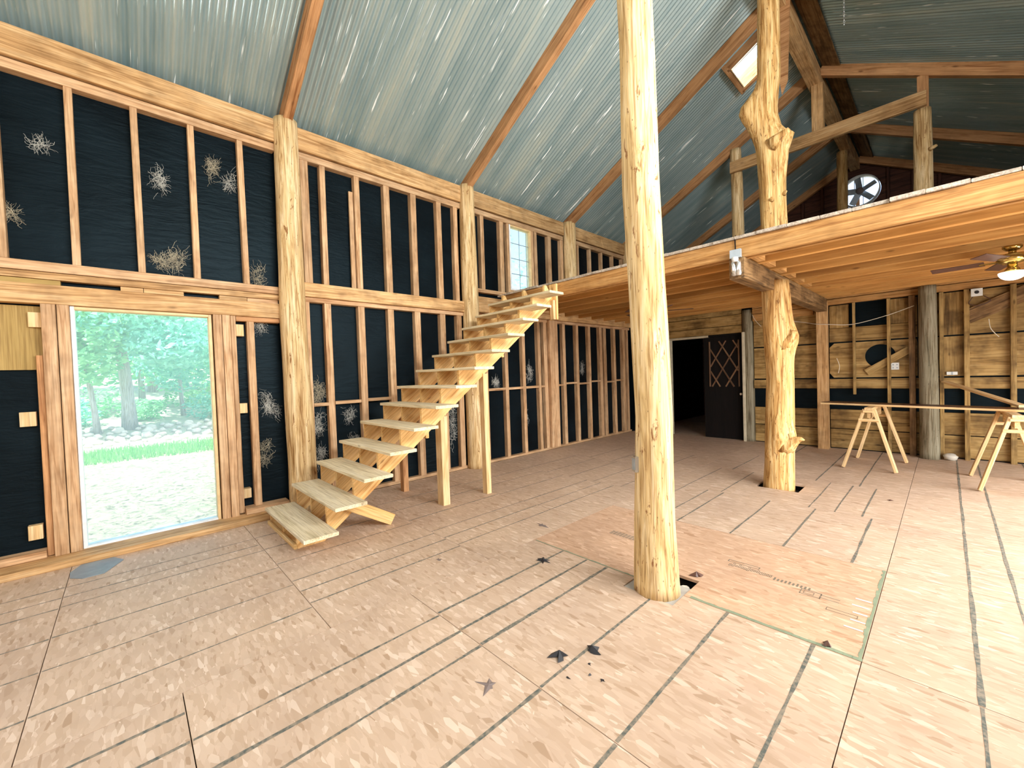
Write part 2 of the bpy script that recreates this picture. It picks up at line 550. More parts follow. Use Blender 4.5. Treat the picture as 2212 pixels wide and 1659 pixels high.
def cells(u0, u1, w0, w1, holes):
    us = sorted({u0, u1, *[min(max(h[i], u0), u1) for h in holes for i in (0, 1)]})
    ws = sorted({w0, w1, *[min(max(h[i], w0), w1) for h in holes for i in (2, 3)]})
    for a, b in zip(us, us[1:]):
        for c, d in zip(ws, ws[1:]):
            m, n = (a+b)/2, (c+d)/2
            if b-a > 1e-5 and d-c > 1e-5 and not any(h[0] < m < h[1] and h[2] < n < h[3] for h in holes):
                yield a, b, c, d

def log(name, line, mat, label, cat='post', group=None, seg=28, rough=0.05, bumps=(), stubs=(), parent=None, step=0.09, seed=0):
    """log from a centre line of (x, y, z, r); bumps = (z, angle, height, spread_z, spread_angle)"""
    base = Vector(line[0][:3])
    z0, z1 = line[0][2], line[-1][2]
    n = max(3, int((z1-z0)/step))
    mb = MB()
    for i in range(n+1):
        z = z0+(z1-z0)*i/n
        for a, b in zip(line, line[1:]):
            if a[2] <= z+1e-6 and z <= b[2]+1e-6:
                t = (z-a[2])/(b[2]-a[2])
                cx, cy, r = (a[j]+(b[j]-a[j])*t for j in (0, 1, 3))
                break
        for k in range(seg):
            th = 2*math.pi*k/seg
            rr = r*(1+rough*noise.noise(Vector((math.cos(th)*1.3+seed, math.sin(th)*1.3, z*1.1)))
                    + rough*0.5*noise.noise(Vector((math.cos(th)*4+seed, math.sin(th)*4, z*2.2))))
            for (bz, ba, bh, sz, sa) in bumps:
                da = (th-ba+math.pi) % (2*math.pi)-math.pi
                rr += bh*math.exp(-((z-bz)/sz)**2-(da/sa)**2)
            mb.v.append((cx+rr*math.cos(th)-base.x, cy+rr*math.sin(th)-base.y, z-base.z))
    for i in range(n):
        for k in range(seg):
            a = i*seg
            mb.f.append((a+k, a+(k+1) % seg, a+seg+(k+1) % seg, a+seg+k))
    mb.f.append(tuple(range(seg-1, -1, -1)))
    mb.f.append(tuple(n*seg+k for k in range(seg)))
    me = mb.mesh(name, True)
    me.materials.append(MT[mat])
    o = link(name, me, None, parent)
    o.location = base
    if not parent:
        tag(o, label, cat, group)
    for pts, rs in stubs:
        s = MB().tube(pts, rs, 9)
        s.build('branch_stub', mat, o, True)
    return o

# ================================================================== FLOOR
FY0, FY1 = -4.0, 14.6
m = MB()
m.box((-5.9, FY0, -0.16), (2.6, FY1, -0.10))  # dark slab put under the sheets to block light and blacken gaps
floor = tag(m.build('floor', 'void'), kind='structure')
ROWS1 = [-4.4, -3.09, -1.755, -0.42, 0.90, 2.235, 3.575, 4.91, 6.25, 7.585, 8.92, 9.7]
ROWS2 = [-3.85, -2.52, -1.18, 0.15, 1.47, 2.80, 4.165, 5.50, 6.84, 8.18, 9.7]
LINES1 = {-0.42: [-4.9, -4.67, -4.46, -3.96, -3.54, -3.08], 0.90: [-4.89, -4.67, -4.48, -3.97, -3.54, -3.09],
          2.235: [-4.9, -4.5, -4.05, -3.61, -3.39, -3.16], 3.575: [-4.95, -4.57, -4.14, -3.67, -3.43, -3.2],
          4.91: [-4.9, -4.55, -4.12, -3.66, -3.42, -3.2], 6.25: [-4.9, -4.45, -4.0, -3.55, -3.1], 7.585: [-4.6, -4.1, -3.66, -3.2]}
LINES2 = {0.15: [-2.56, -2.34, -2.09, -1.88, -1.42, -0.98, -0.53], 1.47: [-2.34, -2.10, -1.90, -1.42, -0.98, -0.53],
          2.80: [-2.37, -2.11, -1.91, -1.43, -0.985, -0.53], 5.50: [-2.45, -2.15, -1.96, -1.44, -1.0, -0.53],
          6.84: [-2.46, -2.0, -1.07, -0.84, -0.61], 8.18: [-2.3, -1.75, -1.24, -0.78], 9.7: [-1.9, -1.24, -0.78]}
LINES3 = [0.105, 0.315, 0.77, 1.2, 1.66]
def wob_line(parent, x, y0, y1, w):
    mb = MB()
    n = max(4, int((y1-y0)/0.07))
    for i in range(n+1):
        y = y0+(y1-y0)*i/n
        c = x+0.005*noise.noise(Vector((x*9, y*1.7, 1)))
        ww = w*(0.8+0.5*noise.noise(Vector((x*5, y*6, 4))))
        mb.v += [(c-ww/2, y, 0.0), (c+ww/2, y, 0.0), (c+ww/2, y, 0.0012), (c-ww/2, y, 0.0012)]
    for i in range(n):
        a = 4*i
        for p, q in ((3, 2), (0, 3), (2, 1)):
            mb.f.append((a+p, a+q, a+4+q, a+4+p))
    return mb.build('nailing_line', 'line', parent)
POLE_HOLE = (-1.66, -1.28, 2.63, 3.07)
POLE2_HOLE = (-1.76, -1.28, 6.07, 6.47)
def sheet(x0, x1, y0, y1, lines, mat='osb', lw=0.018):
    g = 0.0022
    mb = MB()
    holes = [h for h in (POLE_HOLE, POLE2_HOLE) if x0 < h[1] and x1 > h[0] and y0 < h[3] and y1 > h[2]]
    for a, b, c, d in cells(x0+g, x1-g, y0+g, y1-g, holes):
        mb.box((a, c, -0.022), (b, d, 0.0))
    o = mb.build('osb_sheet', mat, floor)
    for lx in lines:
        if x0 < lx < x1:
            ya, yb = y0, y1
            for h in holes:
                if h[0] < lx < h[1]:
                    if h[2] > y0: yb = min(yb, h[2])
                    else: ya = h[3]
            wob_line(o, lx, ya+0.006, yb-0.006, lw*(0.8+0.5*R.random()))
    return o
for a, b in zip(ROWS1, ROWS1[1:]):
    sheet(-5.69, -2.74, max(a, FY0), b, LINES1.get(b, []), lw=0.013)
for a, b in zip(ROWS2, ROWS2[1:]):
    o = sheet(-2.74, -0.32, max(a, FY0), b, LINES2.get(b, []), 'osb_pink' if b == 4.165 else 'osb', 0.021 if b < 4 else 0.017)
    if b == 4.165:
        pink = o
    sheet(-0.32, 2.45, max(a, FY0), b, LINES3, lw=0.021)
for a, b in ((9.7, 11.0), (11.0, 12.3), (12.3, 13.6), (13.6, 14.6)):
    sheet(-5.69, -2.74, a, b, []); sheet(-2.74, 2.45, a, b, [])
# green painted edge and mill stamp of the pink sheet
mb = MB()
for i in range(60):
    x = -2.72+i*0.04
    if not (-1.68 < x < -1.28):
        w = 0.010+0.008*R.random()+(0.012 if i > 36 else 0)
        mb.box((x, 2.803, 0.0), (x+0.041, 2.803+w, 0.0011))
for i in range(34):
    y = 2.81+i*0.04
    w = 0.012+0.014*R.random()
    mb.box((-0.322-w, y, 0.0), (-0.323, y+0.0405, 0.0010))
mb.build('painted_edge', 'green', pink)
mb = MB()
for i in range(5):
    y = 3.12+i*0.105
    mb.box((-0.41-0.03*R.random(), y, 0.001), (-0.35, y+0.014, 0.0018))
mb.build('chalk_dash', 'white', pink)
mb = MB()
def stampbox(x0, x1, y0, y1, t=0.006):
    for p, q in (((x0, y0), (x1, y0+t)), ((x0, y1-t), (x1, y1)), ((x0, y0), (x0+t, y1)), ((x1-t, y0), (x1, y1))):
        mb.box((*p, 0.0), (*q, 0.001))
for i in range(14):
    x = -1.22+i*0.022
    stampbox(x, x+0.016, 3.48+0.02*R.random(), 3.52+0.03*R.random(), 0.004)
for i in range(10):
    x = -0.9+i*0.024
    mb.box((x, 3.46, 0), (x+0.012, 3.49+0.02*R.random(), 0.001))
stampbox(-1.25, -1.02, 3.56, 3.60); stampbox(-0.72, -0.60, 3.38, 3.46); stampbox(-0.70, -0.64, 3.40, 3.44, 0.004)
mb.box((-0.61, 3.40, 0), (-0.5, 3.405, 0.001)); mb.box((-0.61, 3.44, 0), (-0.5, 3.445, 0.001))
for i in range(9):
    x = -2.3+i*0.035
    for j in range(4):
        mb.box((x, 3.42+j*0.022, 0), (x+0.028, 3.432+j*0.022, 0.001))
stampbox(-0.55, -0.39, 3.26, 3.30, 0.004)
mb.build('mill_stamp', 'ink', pink)
# pier block in the cut-out under the centre pole
mb = MB().box((-1.655, 2.635, -0.1), (-1.285, 2.93, -0.006))
pier = mb.build('pier_block', 'concrete', floor)

# ================================================================== LEFT WALL
G1 = (-0.36, 0.735, 0.05, 2.39)
G2 = (5.43, 6.03, 3.22, 4.47)
mb = MB()
for a, b, c, d in cells(FY0, FY1, -0.1, 4.86, [G1, G2]+LEFT_FILL_OPEN):
    mb.box((-5.86, a, c), (-5.79, b, d))
wl = tag(mb.build('wall_left', 'paper'), kind='structure')
FX = -5.70
def wb(name, y0, y1, z0, z1, mat='stud', f=FX, back=-5.79):
    return slab(name, (back, y0, z0), (f, y1, z1), mat, wl)
BAYS = [(-4.0, -1.38), (-1.10, 1.45), (1.72, 4.27), (4.54, 7.02), (7.38, 9.46), (9.74, 12.16), (12.44, 14.6)]
for a, b in BAYS:
    wb('beam', a, b, 4.57, 4.845, 'beam', -5.66)
    wb('plate', a, b, 4.465, 4.555, 'stud', -5.69)
def studs(ys, z0, z1, w=0.06, mat='stud'):
    for y in ys:
        y0, y1 = y if isinstance(y, tuple) else (y-w/2, y+w/2)
        board('stud', ((-5.79+FX)/2, (y0+y1)/2+R.uniform(-.008, .008), z0), ((-5.79+FX)/2, (y0+y1)/2+R.uniform(-.008, .008), z1), y1-y0, 0.09, mat, wl, (1, 0, 0))
studs([-3.8, -1.5, -0.75, -0.295, 0.17, 0.63, 1.095], 2.785, 4.465, 0.057)
wb('plate', -4.0, -1.38, 2.69, 2.785); wb('plate', -1.1, 1.43, 2.695, 2.785)
wb('beam', -1.1, 1.43, 2.625, 2.69, 'beam', -5.705)
for a, b in ((-1.1, -0.41), (0.0, 0.17), (0.175, 0.50), (0.82, 1.09), (1.095, 1.42)):
    wb('spacer_block', a, b, 2.572, 2.622, R.choice(['beam', 'stud', 'ply']), -5.715)
wb('header', -1.1, 1.42, 2.392, 2.57, 'beam', -5.665)
wb('plate', 0.965, 1.42, 2.335, 2.39, 'rafter', -5.69)
wb('sheathing_panel', -1.1, -0.545, 1.79, 2.375, 'ply', -5.755)
for (a, b, c, d) in ((-0.625, -0.53, 2.18, 2.315), (-0.71, -0.61, 1.275, 1.405), (-0.70, -0.61, 0.235, 0.365),
                     (0.96, 1.04, 2.16, 2.295), (0.96, 1.04, 1.25, 1.365), (0.955, 1.04, 0.24, 0.35)):
    wb('block', a, b, c, d, 'fresh', -5.70 if a > -0.6 else -5.72)
wb('jamb_board', -0.54, -0.447, 0.06, 2.39, 'stud', -5.655); wb('jamb_board', -0.441, -0.362, 0.06, 2.39, 'stud', -5.66)
wb('stud', -0.588, -0.543, 0.07, 1.92, 'rafter', -5.70)
wb('jamb_board', 0.745, 0.823, 0.06, 2.39, 'stud', -5.66); wb('jamb_board', 0.828, 0.905, 0.06, 2.39, 'stud', -5.655)
wb('jamb_board', 0.91, 0.96, 0.08, 2.39, 'stud', -5.68)
studs([(1.08, 1.155)], 0.13, 2.335)
slab('sill_timber', (-5.79, -4.0, 0.0), (-5.42, 1.30, 0.062), 'beam', wl)
wb('plate', -1.1, -0.59, 0.063, 0.13, 'stud', -5.66); wb('plate', 0.965, 1.42, 0.063, 0.13, 'stud', -5.60)
studs([-3.5, -3.05, -2.6, -2.15, -1.7], 0.07, 2.69)
# second bay
studs([(1.74, 1.84), (1.985, 2.055), (2.44, 2.515), (2.88, 2.975), (3.335, 3.43), (3.805, 3.895), (4.135, 4.22)], 2.875, 4.465)
board('short_board', (-5.75, 2.405, 2.89), (-5.75, 2.41, 4.245), 0.06, 0.03, 'stud', wl, (1, 0, 0))
wb('beam', 1.70, 4.28, 2.695, 2.875, 'beam', -5.64); wb('plate', 1.70, 4.26, 2.635, 2.692, 'stud', -5.685)
studs([(1.72, 1.79), (1.98, 2.065), (2.425, 2.52), (2.885, 2.98), (3.34, 3.44), (3.8, 3.9), (4.13, 4.23)], 0.05, 2.635)
wb('plate', 1.72, 4.26, 0.0, 0.05)
for a, b, z in ((1.79, 1.98, 1.285), (2.065, 2.425, 1.295), (2.52, 2.885, 1.305), (2.98, 3.34, 1.46), (3.44, 3.8, 1.31), (3.9, 4.13, 1.3)):
    wb('blocking', a, b, z-0.022, z+0.022)
# third bay, upper
studs([(4.72, 4.80), (5.18, 5.28), (6.12, 6.2), (6.54, 6.64), (6.95, 7.03)], 3.15, 4.465)
wb('window_buck', 5.37, 5.425, 3.15, 4.465, 'stud', -5.70); wb('window_buck', 6.035, 6.09, 3.15, 4.465, 'stud', -5.70)
wb('window_buck', 5.425, 6.035, 3.15, 3.215); wb('window_buck', 5.425, 6.035, 4.475, 4.51, 'stud', -5.70)
wb('plate', 4.54, 7.02, 3.085, 3.148, 'stud', -5.68); wb('ledger_board', 4.54, 9.66, 2.893, 3.008, 'beam', -5.69); wb('ledger_board', 4.54, 9.66, 2.715, 2.89, 'beam', -5.64)
studs([7.56, 8.03, 8.5, 8.98, 9.42, 10.4, 10.87, 11.34, 11.8, 12.3], 3.06, 4.465, 0.055)
# lower studs under the loft
wb('plate', 4.56, 9.66, 0.0, 0.045); wb('plate', 4.56, 9.66, 2.655, 2.712)
studs([(4.74, 4.79), (5.21, 5.29), (5.68, 5.76), (6.13, 6.21), (6.31, 6.41), (6.93, 7.02), (7.39, 7.48), (7.86, 7.94), (8.31, 8.41), (8.47, 8.58), (8.9, 8.99), (9.32, 9.42), (9.5, 9.58)], 0.045, 2.655)
slab('stud', (-5.79, 6.43, 0.045), (-5.64, 6.69, 2.70), 'stud', wl)
yy = [4.79, 5.21, 5.29, 5.68, 5.76, 6.13, 6.21, 6.31]
for a, b in zip(yy[::2], yy[1::2]):
    wb('blocking', a, b, 1.31, 1.355)
for a, b, z in ((6.69, 6.93, 1.335), (7.02, 7.39, 1.365), (7.48, 7.86, 1.34), (7.94, 8.31, 1.375), (8.58, 8.9, 1.34), (8.99, 9.32, 1.365)):
    wb('blocking', a, b, z-0.02, z+0.02)
# lap joints in the tar paper
for y0, y1, z, hh in ((0.96, 1.4, 1.36, .9), (1.75, 4.25, 1.52, .9), (1.75, 4.25, 3.7, .9), (-1.1, 1.4, 3.75, .9)):
    MB().box((-5.7905, y0, z), (-5.787, y1, z+hh)).build('paper_lap', 'paper', wl)

# ------------------------------------------------------------------ windows
def window(name, g, x, bar, mats, grid=None):
    y0, y1, z0, z1 = g
    e = empty(name, (x, (y0+y1)/2, z0), kind='structure')
    for k, (a, b, c, d) in enumerate(((y0, y0+bar, z0, z1), (y1-bar, y1, z0, z1), (y0+bar, y1-bar, z0, z0+bar), (y0+bar, y1-bar, z1-bar, z1))):
        slab('window_frame', (x-0.07, a, c), (x+0.045, b, d), mats[k], e)
    MB().box((x-0.02, y0+bar, z0+bar), (x-0.014, y1-bar, z1-bar)).build('window_pane', 'glass', e)
    if grid:
        ny, nz, t = grid
        for i in range(1, ny):
            y = y0+bar+(y1-y0-2*bar)*i/ny
            slab('muntin', (x-0.012, y-t, z0+bar), (x+0.002, y+t, z1-bar), 'galv', e)
        for i in range(1, nz):
            z = z0+bar+(z1-z0-2*bar)*i/nz
            slab('muntin', (x-0.011, y0+bar, z-t), (x+0.003, y1-bar, z+t), 'galv', e)
    return e
w1 = window('window_1', G1, -5.745, 0.03, ('vinyl', 'frame_y', 'vinyl', 'frame_y'))
w2 = window('window_2', G2, -5.745, 0.035, ('vinyl', 'frame_y', 'vinyl', 'frame_y'), (2, 4, 0.006))

# ================================================================== BACK PARTITION
BY = 9.70
DOOR = (-4.63, -2.96, 0.0, 2.31)
mb = MB()
for a, b, c, d in cells(-5.79, 2.5, -0.1, 3.0, [(-4.63, -2.96, -0.2, 2.31)]):
    mb.box((a, BY+0.045, c), (b, BY+0.12, d))
wbk = tag(mb.build('wall_back', 'paper'), kind='structure')
def bb(name, x0, x1, z0, z1, mat='plank', f=BY, back=BY+0.045):
    return slab(name, (x0, f, z0), (x1, back, z1), mat, wbk)
for x0, x1 in ((-2.79, -1.69), (-1.51, 0.205), (0.215, 2.45)):
    bb('plank', x0, x1, 0.02, 0.37); bb('plank', x0, x1, 0.385, 0.74)
    bb('girt', x0, x1, 1.135, 1.31, 'plank', BY-0.03)
    if x0 != -1.51:
        bb('plank', x0, x1, 1.335, 1.975)
        bb('plank', x0, x1, 2.0, 2.68)
bb('plank', -0.32, 0.205, 1.335, 1.975); bb('plank', -0.32, 0.205, 2.0, 2.68)
bb('plank', -1.51, -0.33, 2.0, 2.255); bb('plank', -1.51, -1.225, 2.26, 2.68); bb('plank', -0.71, -0.33, 2.26, 2.68)
# plank with the round hole
mb = MB()
cx, cz, rr = -0.80, 1.71, 0.205
x0, x1, z0, z1 = -1.51, -0.33, 1.335, 1.975
n = 48
for i in range(n):
    a = 2*math.pi*i/n
    dx, dz = math.cos(a), math.sin(a)
    t = min((x1-cx)/dx if dx > 1e-6 else 9e9, (x0-cx)/dx if dx < -1e-6 else 9e9, (z1-cz)/dz if dz > 1e-6 else 9e9, (z0-cz)/dz if dz < -1e-6 else 9e9)
    for y in (BY, BY+0.045):
        mb.v += [(cx+rr*dx, y, cz+rr*dz), (cx+t*dx, y, cz+t*dz)]
for i in range(n):
    a, b = 4*i, 4*((i+1) % n)
    mb.f += [(a, b, b+1, a+1), (a+2, a+3, b+3, b+2), (a, a+2, b+2, b), (a+1, b+1, b+3, a+3)]
mb.build('plank', 'plank', wbk, origin=(cx, BY, cz))
for z0, z1 in ((2.34, 2.505), (2.515, 2.735), (2.745, 2.94)):
    bb('plank', -5.6, -3.02, z0, z1)
for z0, z1 in ((0.02, 0.75), (0.76, 1.5), (1.51, 2.3)):
    bb('plank', -5.6, -4.75, z0, z1)
bb('header', -2.79, 2.45, 2.70, 2.80, 'loft', BY-0.07); bb('header', -2.79, 2.45, 2.81, 2.95, 'loft', BY-0.075)
bb('header', -2.79, -1.75, 2.55, 2.69, 'loft', BY-0.05)
for x, w, z0, z1 in ((-2.30, 0.06, 0, 2.69), (-1.145, 0.035, 1.03, 2.69), (-0.68, 0.045, 0, 2.69), (-0.05, 0.05, 0, 2.69), (0.225, 0.06, 0, 2.69), (0.69, 0.06, 0, 2.69), (1.15, 0.06, 0, 2.69), (1.6, 0.06, 0, 2.69), (2.05, 0.06, 0, 2.69)):
    slab('stud', (x-w/2, BY-0.095, z0), (x+w/2, BY-0.002, z1), 'plank', wbk)
slab('stud', (-0.43, BY-0.1, 0), (-0.35, BY-0.002, 2.69), 'old', wbk)
slab('post', (-1.68, BY-0.19, 0), (-1.52, BY-0.01, 2.75), 'beam', wbk)
board('brace', (-0.98, BY-0.03, 1.42), (-0.42, BY-0.03, 1.80), 0.03, 0.12, 'plank', wbk)
board('brace', (0.22, BY-0.03, 2.26), (0.95, BY-0.03, 2.62), 0.03, 0.22, 'old', wbk)
# door: white casing, dark leaf with diamond lattice, the other half open to the dark room
door = empty('door_1', (-3.8, BY, 0), kind='structure')
slab('door_casing', (-4.66, BY-0.02, 0), (-4.62, BY+0.12, 2.335), 'casing', door)
slab('door_casing', (-2.99, BY-0.115, 0), (-2.945, BY+0.05, 2.335), 'casing', door)
slab('door_casing', (-4.62, BY-0.02, 2.29), (-3.72, BY+0.12, 2.335), 'casing', door)
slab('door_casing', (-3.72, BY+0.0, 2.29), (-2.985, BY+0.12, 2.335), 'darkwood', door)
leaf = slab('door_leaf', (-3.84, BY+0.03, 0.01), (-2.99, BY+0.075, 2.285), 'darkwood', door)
lx0, lx1, lz0, lz1 = -3.72, -3.08, 1.17, 2.19
slab('lattice_rim', (lx0, BY+0.012, lz0), (lx0+0.03, BY+0.03, lz1), 'lattice', leaf).matrix_parent_inverse = leaf.matrix_basis.inverted()
slab('lattice_rim', (lx1-0.03, BY+0.012, lz0), (lx1, BY+0.03, lz1), 'lattice', leaf).matrix_parent_inverse = leaf.matrix_basis.inverted()
def clip_seg(xa, za, xb, zb):
    pts = []
    t0, t1 = 0.0, 1.0
    for p, q in ((-(xb-xa), xa-lx0-0.03), (xb-xa, lx1-0.03-xa), (-(zb-za), za-lz0), (zb-za, lz1-za)):
        if abs(p) < 1e-9:
            if q < 0: return None
            continue
        t = q/p
        if p < 0: t0 = max(t0, t)
        else: t1 = min(t1, t)
    if t1-t0 < 0.05: return None
    return (xa+(xb-xa)*t0, za+(zb-za)*t0, xa+(xb-xa)*t1, za+(zb-za)*t1)
for k in range(-6, 8):
    for sgn in (1, -1):
        xa = lx0+k*0.29
        seg_ = clip_seg(xa, lz0-0.1, xa+sgn*0.29*4, lz0-0.1+0.5*4)
        if seg_:
            o = board('lattice_strip', (seg_[0], BY+0.02+0.004*sgn, seg_[1]), (seg_[2], BY+0.02+0.004*sgn, seg_[3]), 0.030, 0.014, 'lattice', leaf, (0, 1, 0))
            o.matrix_parent_inverse = leaf.matrix_basis.inverted()
k = MB().lathe([(0.012, 0), (0.012, 0.035), (0.03, 0.045), (0.032, 0.06), (0.02, 0.075)], seg=14).build('door_knob', 'steel', leaf, True)
k.matrix_basis = Matrix.Translation((-3.05, BY+0.03, 1.01)) @ Matrix.Rotation(math.radians(90), 4, 'X')
k.matrix_parent_inverse = leaf.matrix_basis.inverted()

# ================================================================== OTHER WALLS
mb = MB()
for a, b, c, d in cells(RY, FY1, -0.1, 4.9, RIGHT_OPEN):
    mb.box((RW, a, c), (RW+0.12, b, d))
wr = tag(mb.build('wall_right', 'ply'), kind='structure')
mb = MB()
for a, b, c, d in cells(-5.86, RW+0.12, -0.1, 4.86, REAR_OPEN):
    mb.box((a, RY-0.12, c), (b, RY, d))
n0 = len(mb.v)
mb2 = [(-5.86, 4.86), (2.62, 4.86), (-1.62, 7.15)]
for y in (RY-0.12, RY):
    mb.v += [(x, y, z) for x, z in mb2]
# gable triangle above, pierced by the same upper opening
mb.f += [(n0, n0+1, n0+2), (n0+5, n0+4, n0+3), (n0, n0+2, n0+5, n0+3), (n0+1, n0+4, n0+5, n0+2)]
wrr = tag(mb.build('wall_front', 'ply'), kind='structure')
GY = 14.62
FANC = (-1.56, 6.2, 0.42)
mb = MB()
n = 40
for y in (GY, GY+0.06):
    for i in range(n):
        a = 2*math.pi*i/n
        mb.v.append((FANC[0]+FANC[2]*math.cos(a), y, FANC[1]+FANC[2]*math.sin(a)))
    for i in range(n):
        a = 2*math.pi*i/n
        dx, dz = math.cos(a), math.sin(a)
        ts = []
        for (px, pz, nx, nz) in ((2.6, 0, 1, 0), (-5.86, 0, -1, 0), (0, 2.9, 0, -1), (-1.62, 7.16, 0.544, 1), (-1.62, 7.16, -0.544, 1)):
            dd = dx*nx+dz*nz
            if dd > 1e-6:
                ts.append(((px-FANC[0])*nx+(pz-FANC[1])*nz)/dd)
        t = min(ts)
        mb.v.append((FANC[0]+t*dx, y, FANC[1]+t*dz))
for i in range(n):
    j = (i+1) % n
    mb.f += [(i, j, n+j, n+i), (2*n+i, 3*n+i, 3*n+j, 2*n+j), (i, 2*n+i, 2*n+j, j)]
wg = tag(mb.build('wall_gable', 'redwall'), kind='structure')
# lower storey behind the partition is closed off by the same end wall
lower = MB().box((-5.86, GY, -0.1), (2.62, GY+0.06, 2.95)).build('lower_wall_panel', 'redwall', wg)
for i in range(18):
    x = -5.6+i*0.46
    zt = 7.06-0.544*abs(x+1.62)
    if abs(x-FANC[0]) < 0.5:
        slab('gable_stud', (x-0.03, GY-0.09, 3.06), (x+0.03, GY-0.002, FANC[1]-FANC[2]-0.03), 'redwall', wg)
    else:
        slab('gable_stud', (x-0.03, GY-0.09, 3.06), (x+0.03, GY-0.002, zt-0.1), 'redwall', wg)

# ================================================================== ROOF
SL = 0.544
XR = -1.62
EAVE_L, EAVE_R = -6.25, 3.0
def zl(x): return 4.75+SL*(x+5.7)          # underside of rafters, left slope
ZR = zl(XR)
def zr(x): return ZR-SL*(x-XR)
DEP = 0.19
ang = math.atan(SL)
mb = MB()
for sg in (1, -1):
    n0 = len(mb.v)
    for dz in (0.235, 0.245):
        mb.v += [(XR, FY0-0.3, ZR+dz), (XR+sg*0.45, FY0-0.3, ZR+dz-SL*0.45), (XR+sg*0.45, FY1+0.3, ZR+dz-SL*0.45), (XR, FY1+0.3, ZR+dz)]
    mb.f += [tuple(n0+i for i in q) for q in ((0, 1, 2, 3), (7, 6, 5, 4), (0, 4, 5, 1), (1, 5, 6, 2), (2, 6, 7, 3))]
ceil = tag(mb.build('ceiling', 'galv'), kind='structure')
SW, PITCH_C = 0.663, 0.0663
def sheet_mesh(L, y0=0.0, y1=SW):
    mb = MB()
    n = int(round((y1-y0)/PITCH_C*8))
    for i in range(n+1):
        y = y0+(y1-y0)*i/n
        h = 0.0125*math.cos(2*math.pi*y/PITCH_C)
        mb.v += [(0, y, h), (L, y, h), (0, y, h+0.0015), (L, y, h+0.0015)]
    for i in range(n):
        a = 4*i
        mb.f += [(a, a+4, a+5, a+1), (a+2, a+3, a+7, a+6)]
    me = mb.mesh('roof_sheet', True)
    me.materials.append(MT['roof'])
    return me
def place_sheet(me, side, x, y, lift=0.0):
    o = link('roof_sheet', me, None, ceil)
    z = (zl(x) if side < 0 else zr(x))+DEP+0.014+lift
    if side < 0:
        o.matrix_basis = Matrix.Translation((x, y, z)) @ Matrix.Rotation(-ang, 4, 'Y')
    else:
        o.matrix_basis = Matrix.Translation((x, y, z)) @ Matrix.Rotation(ang, 4, 'Y')
    return o
LEN = (XR-EAVE_L)/math.cos(ang)
full = sheet_mesh(LEN-0.01)
SKX0, SKX1, SKY0, SKY1 = -2.56, -1.98, 7.56, 8.32
low = sheet_mesh((SKX0-EAVE_L)/math.cos(ang))
top = sheet_mesh((XR-SKX1)/math.cos(ang)-0.01)
y = SKY0-18*SW
k = 0
while y < FY1+0.2:
    lift = 0.002*(k % 2)
    if abs(y-SKY0) < 0.01:
        place_sheet(low, -1, EAVE_L, y, lift)
        place_sheet(top, -1, SKX1, y, lift)
        gap = sheet_mesh(LEN-0.01, 0.0, SKY1-SKY0-SW)      # narrow filler above/below the skylight
        place_sheet(sheet_mesh((SKX0-EAVE_L)/math.cos(ang), 0.0, SKY1-SKY0-SW), -1, EAVE_L, y+SW, lift)
        place_sheet(sheet_mesh((XR-SKX1)/math.cos(ang)-0.01, 0.0, SKY1-SKY0-SW), -1, SKX1, y+SW, lift)
        place_sheet(full, 1, XR+0.01, y, lift)
        y = SKY1
        k += 1
        continue
    place_sheet(full, -1, EAVE_L, y, lift)
    place_sheet(full, 1, XR+0.01, y, lift)
    y += SW
    k += 1
place_sheet(full, 1, XR+0.01, SKY0+SW-0.05, 0.004)
RAFT = [-4.0, -1.24, 1.58, 4.40, 7.20, 9.60, 12.3, 14.45]
for yv in RAFT:
    for side in (-1, 1):
        xe = -5.86 if side < 0 else 2.62
        f = zl if side < 0 else zr
        o = 0.5*DEP
        x1 = XR+side*0.06
        board('rafter', (xe, yv, f(xe)+o), (x1, yv, f(x1)+o), 0.105, DEP, 'rafter', ceil)
# ridge beam, boards beside it, bent at the loft
RZ0, RZ1 = ZR-0.19, ZR+0.06
for a, b in ((-4.0, 1.6), (1.605, 7.28), (7.285, 9.62), (9.625, 12.9), (12.905, 14.5)):
    slab('ridge_beam', (-1.75, a, RZ0), (-1.55, b, RZ1), 'beam', ceil)
board('ridge_board', (XR+0.22, FY0, zr(XR+0.22)+DEP-0.02), (XR+0.22, FY1, zr(XR+0.22)+DEP-0.02), 0.30, 0.022, 'old', ceil, (SL, 0, 1))
slab('king_post', (-1.70, 9.52, 5.91), (-1.52, 9.66, RZ0), 'beam', ceil)
board('tie_rail', (-3.10, 9.46, 5.79), (-0.19, 9.46, 5.79), 0.07, 0.23, 'beam', ceil)
mb = MB()
pts = [(-1.62, 5.55), (-1.545, 5.72), (-1.50, 6.85), (-1.66, 6.85), (-1.66, 5.84)]
n0 = len(pts)
for yv in (7.12, 7.15):
    mb.v += [(x, yv, z) for x, z in pts]
mb.f += [tuple(range(n0)), tuple(range(2*n0-1, n0-1, -1))]+[(i, i+n0, (i+1) % n0+n0, (i+1) % n0) for i in range(n0)]
mb.build('hanging_board', 'rafter', ceil, origin=(-1.6, 7.13, 6.2))
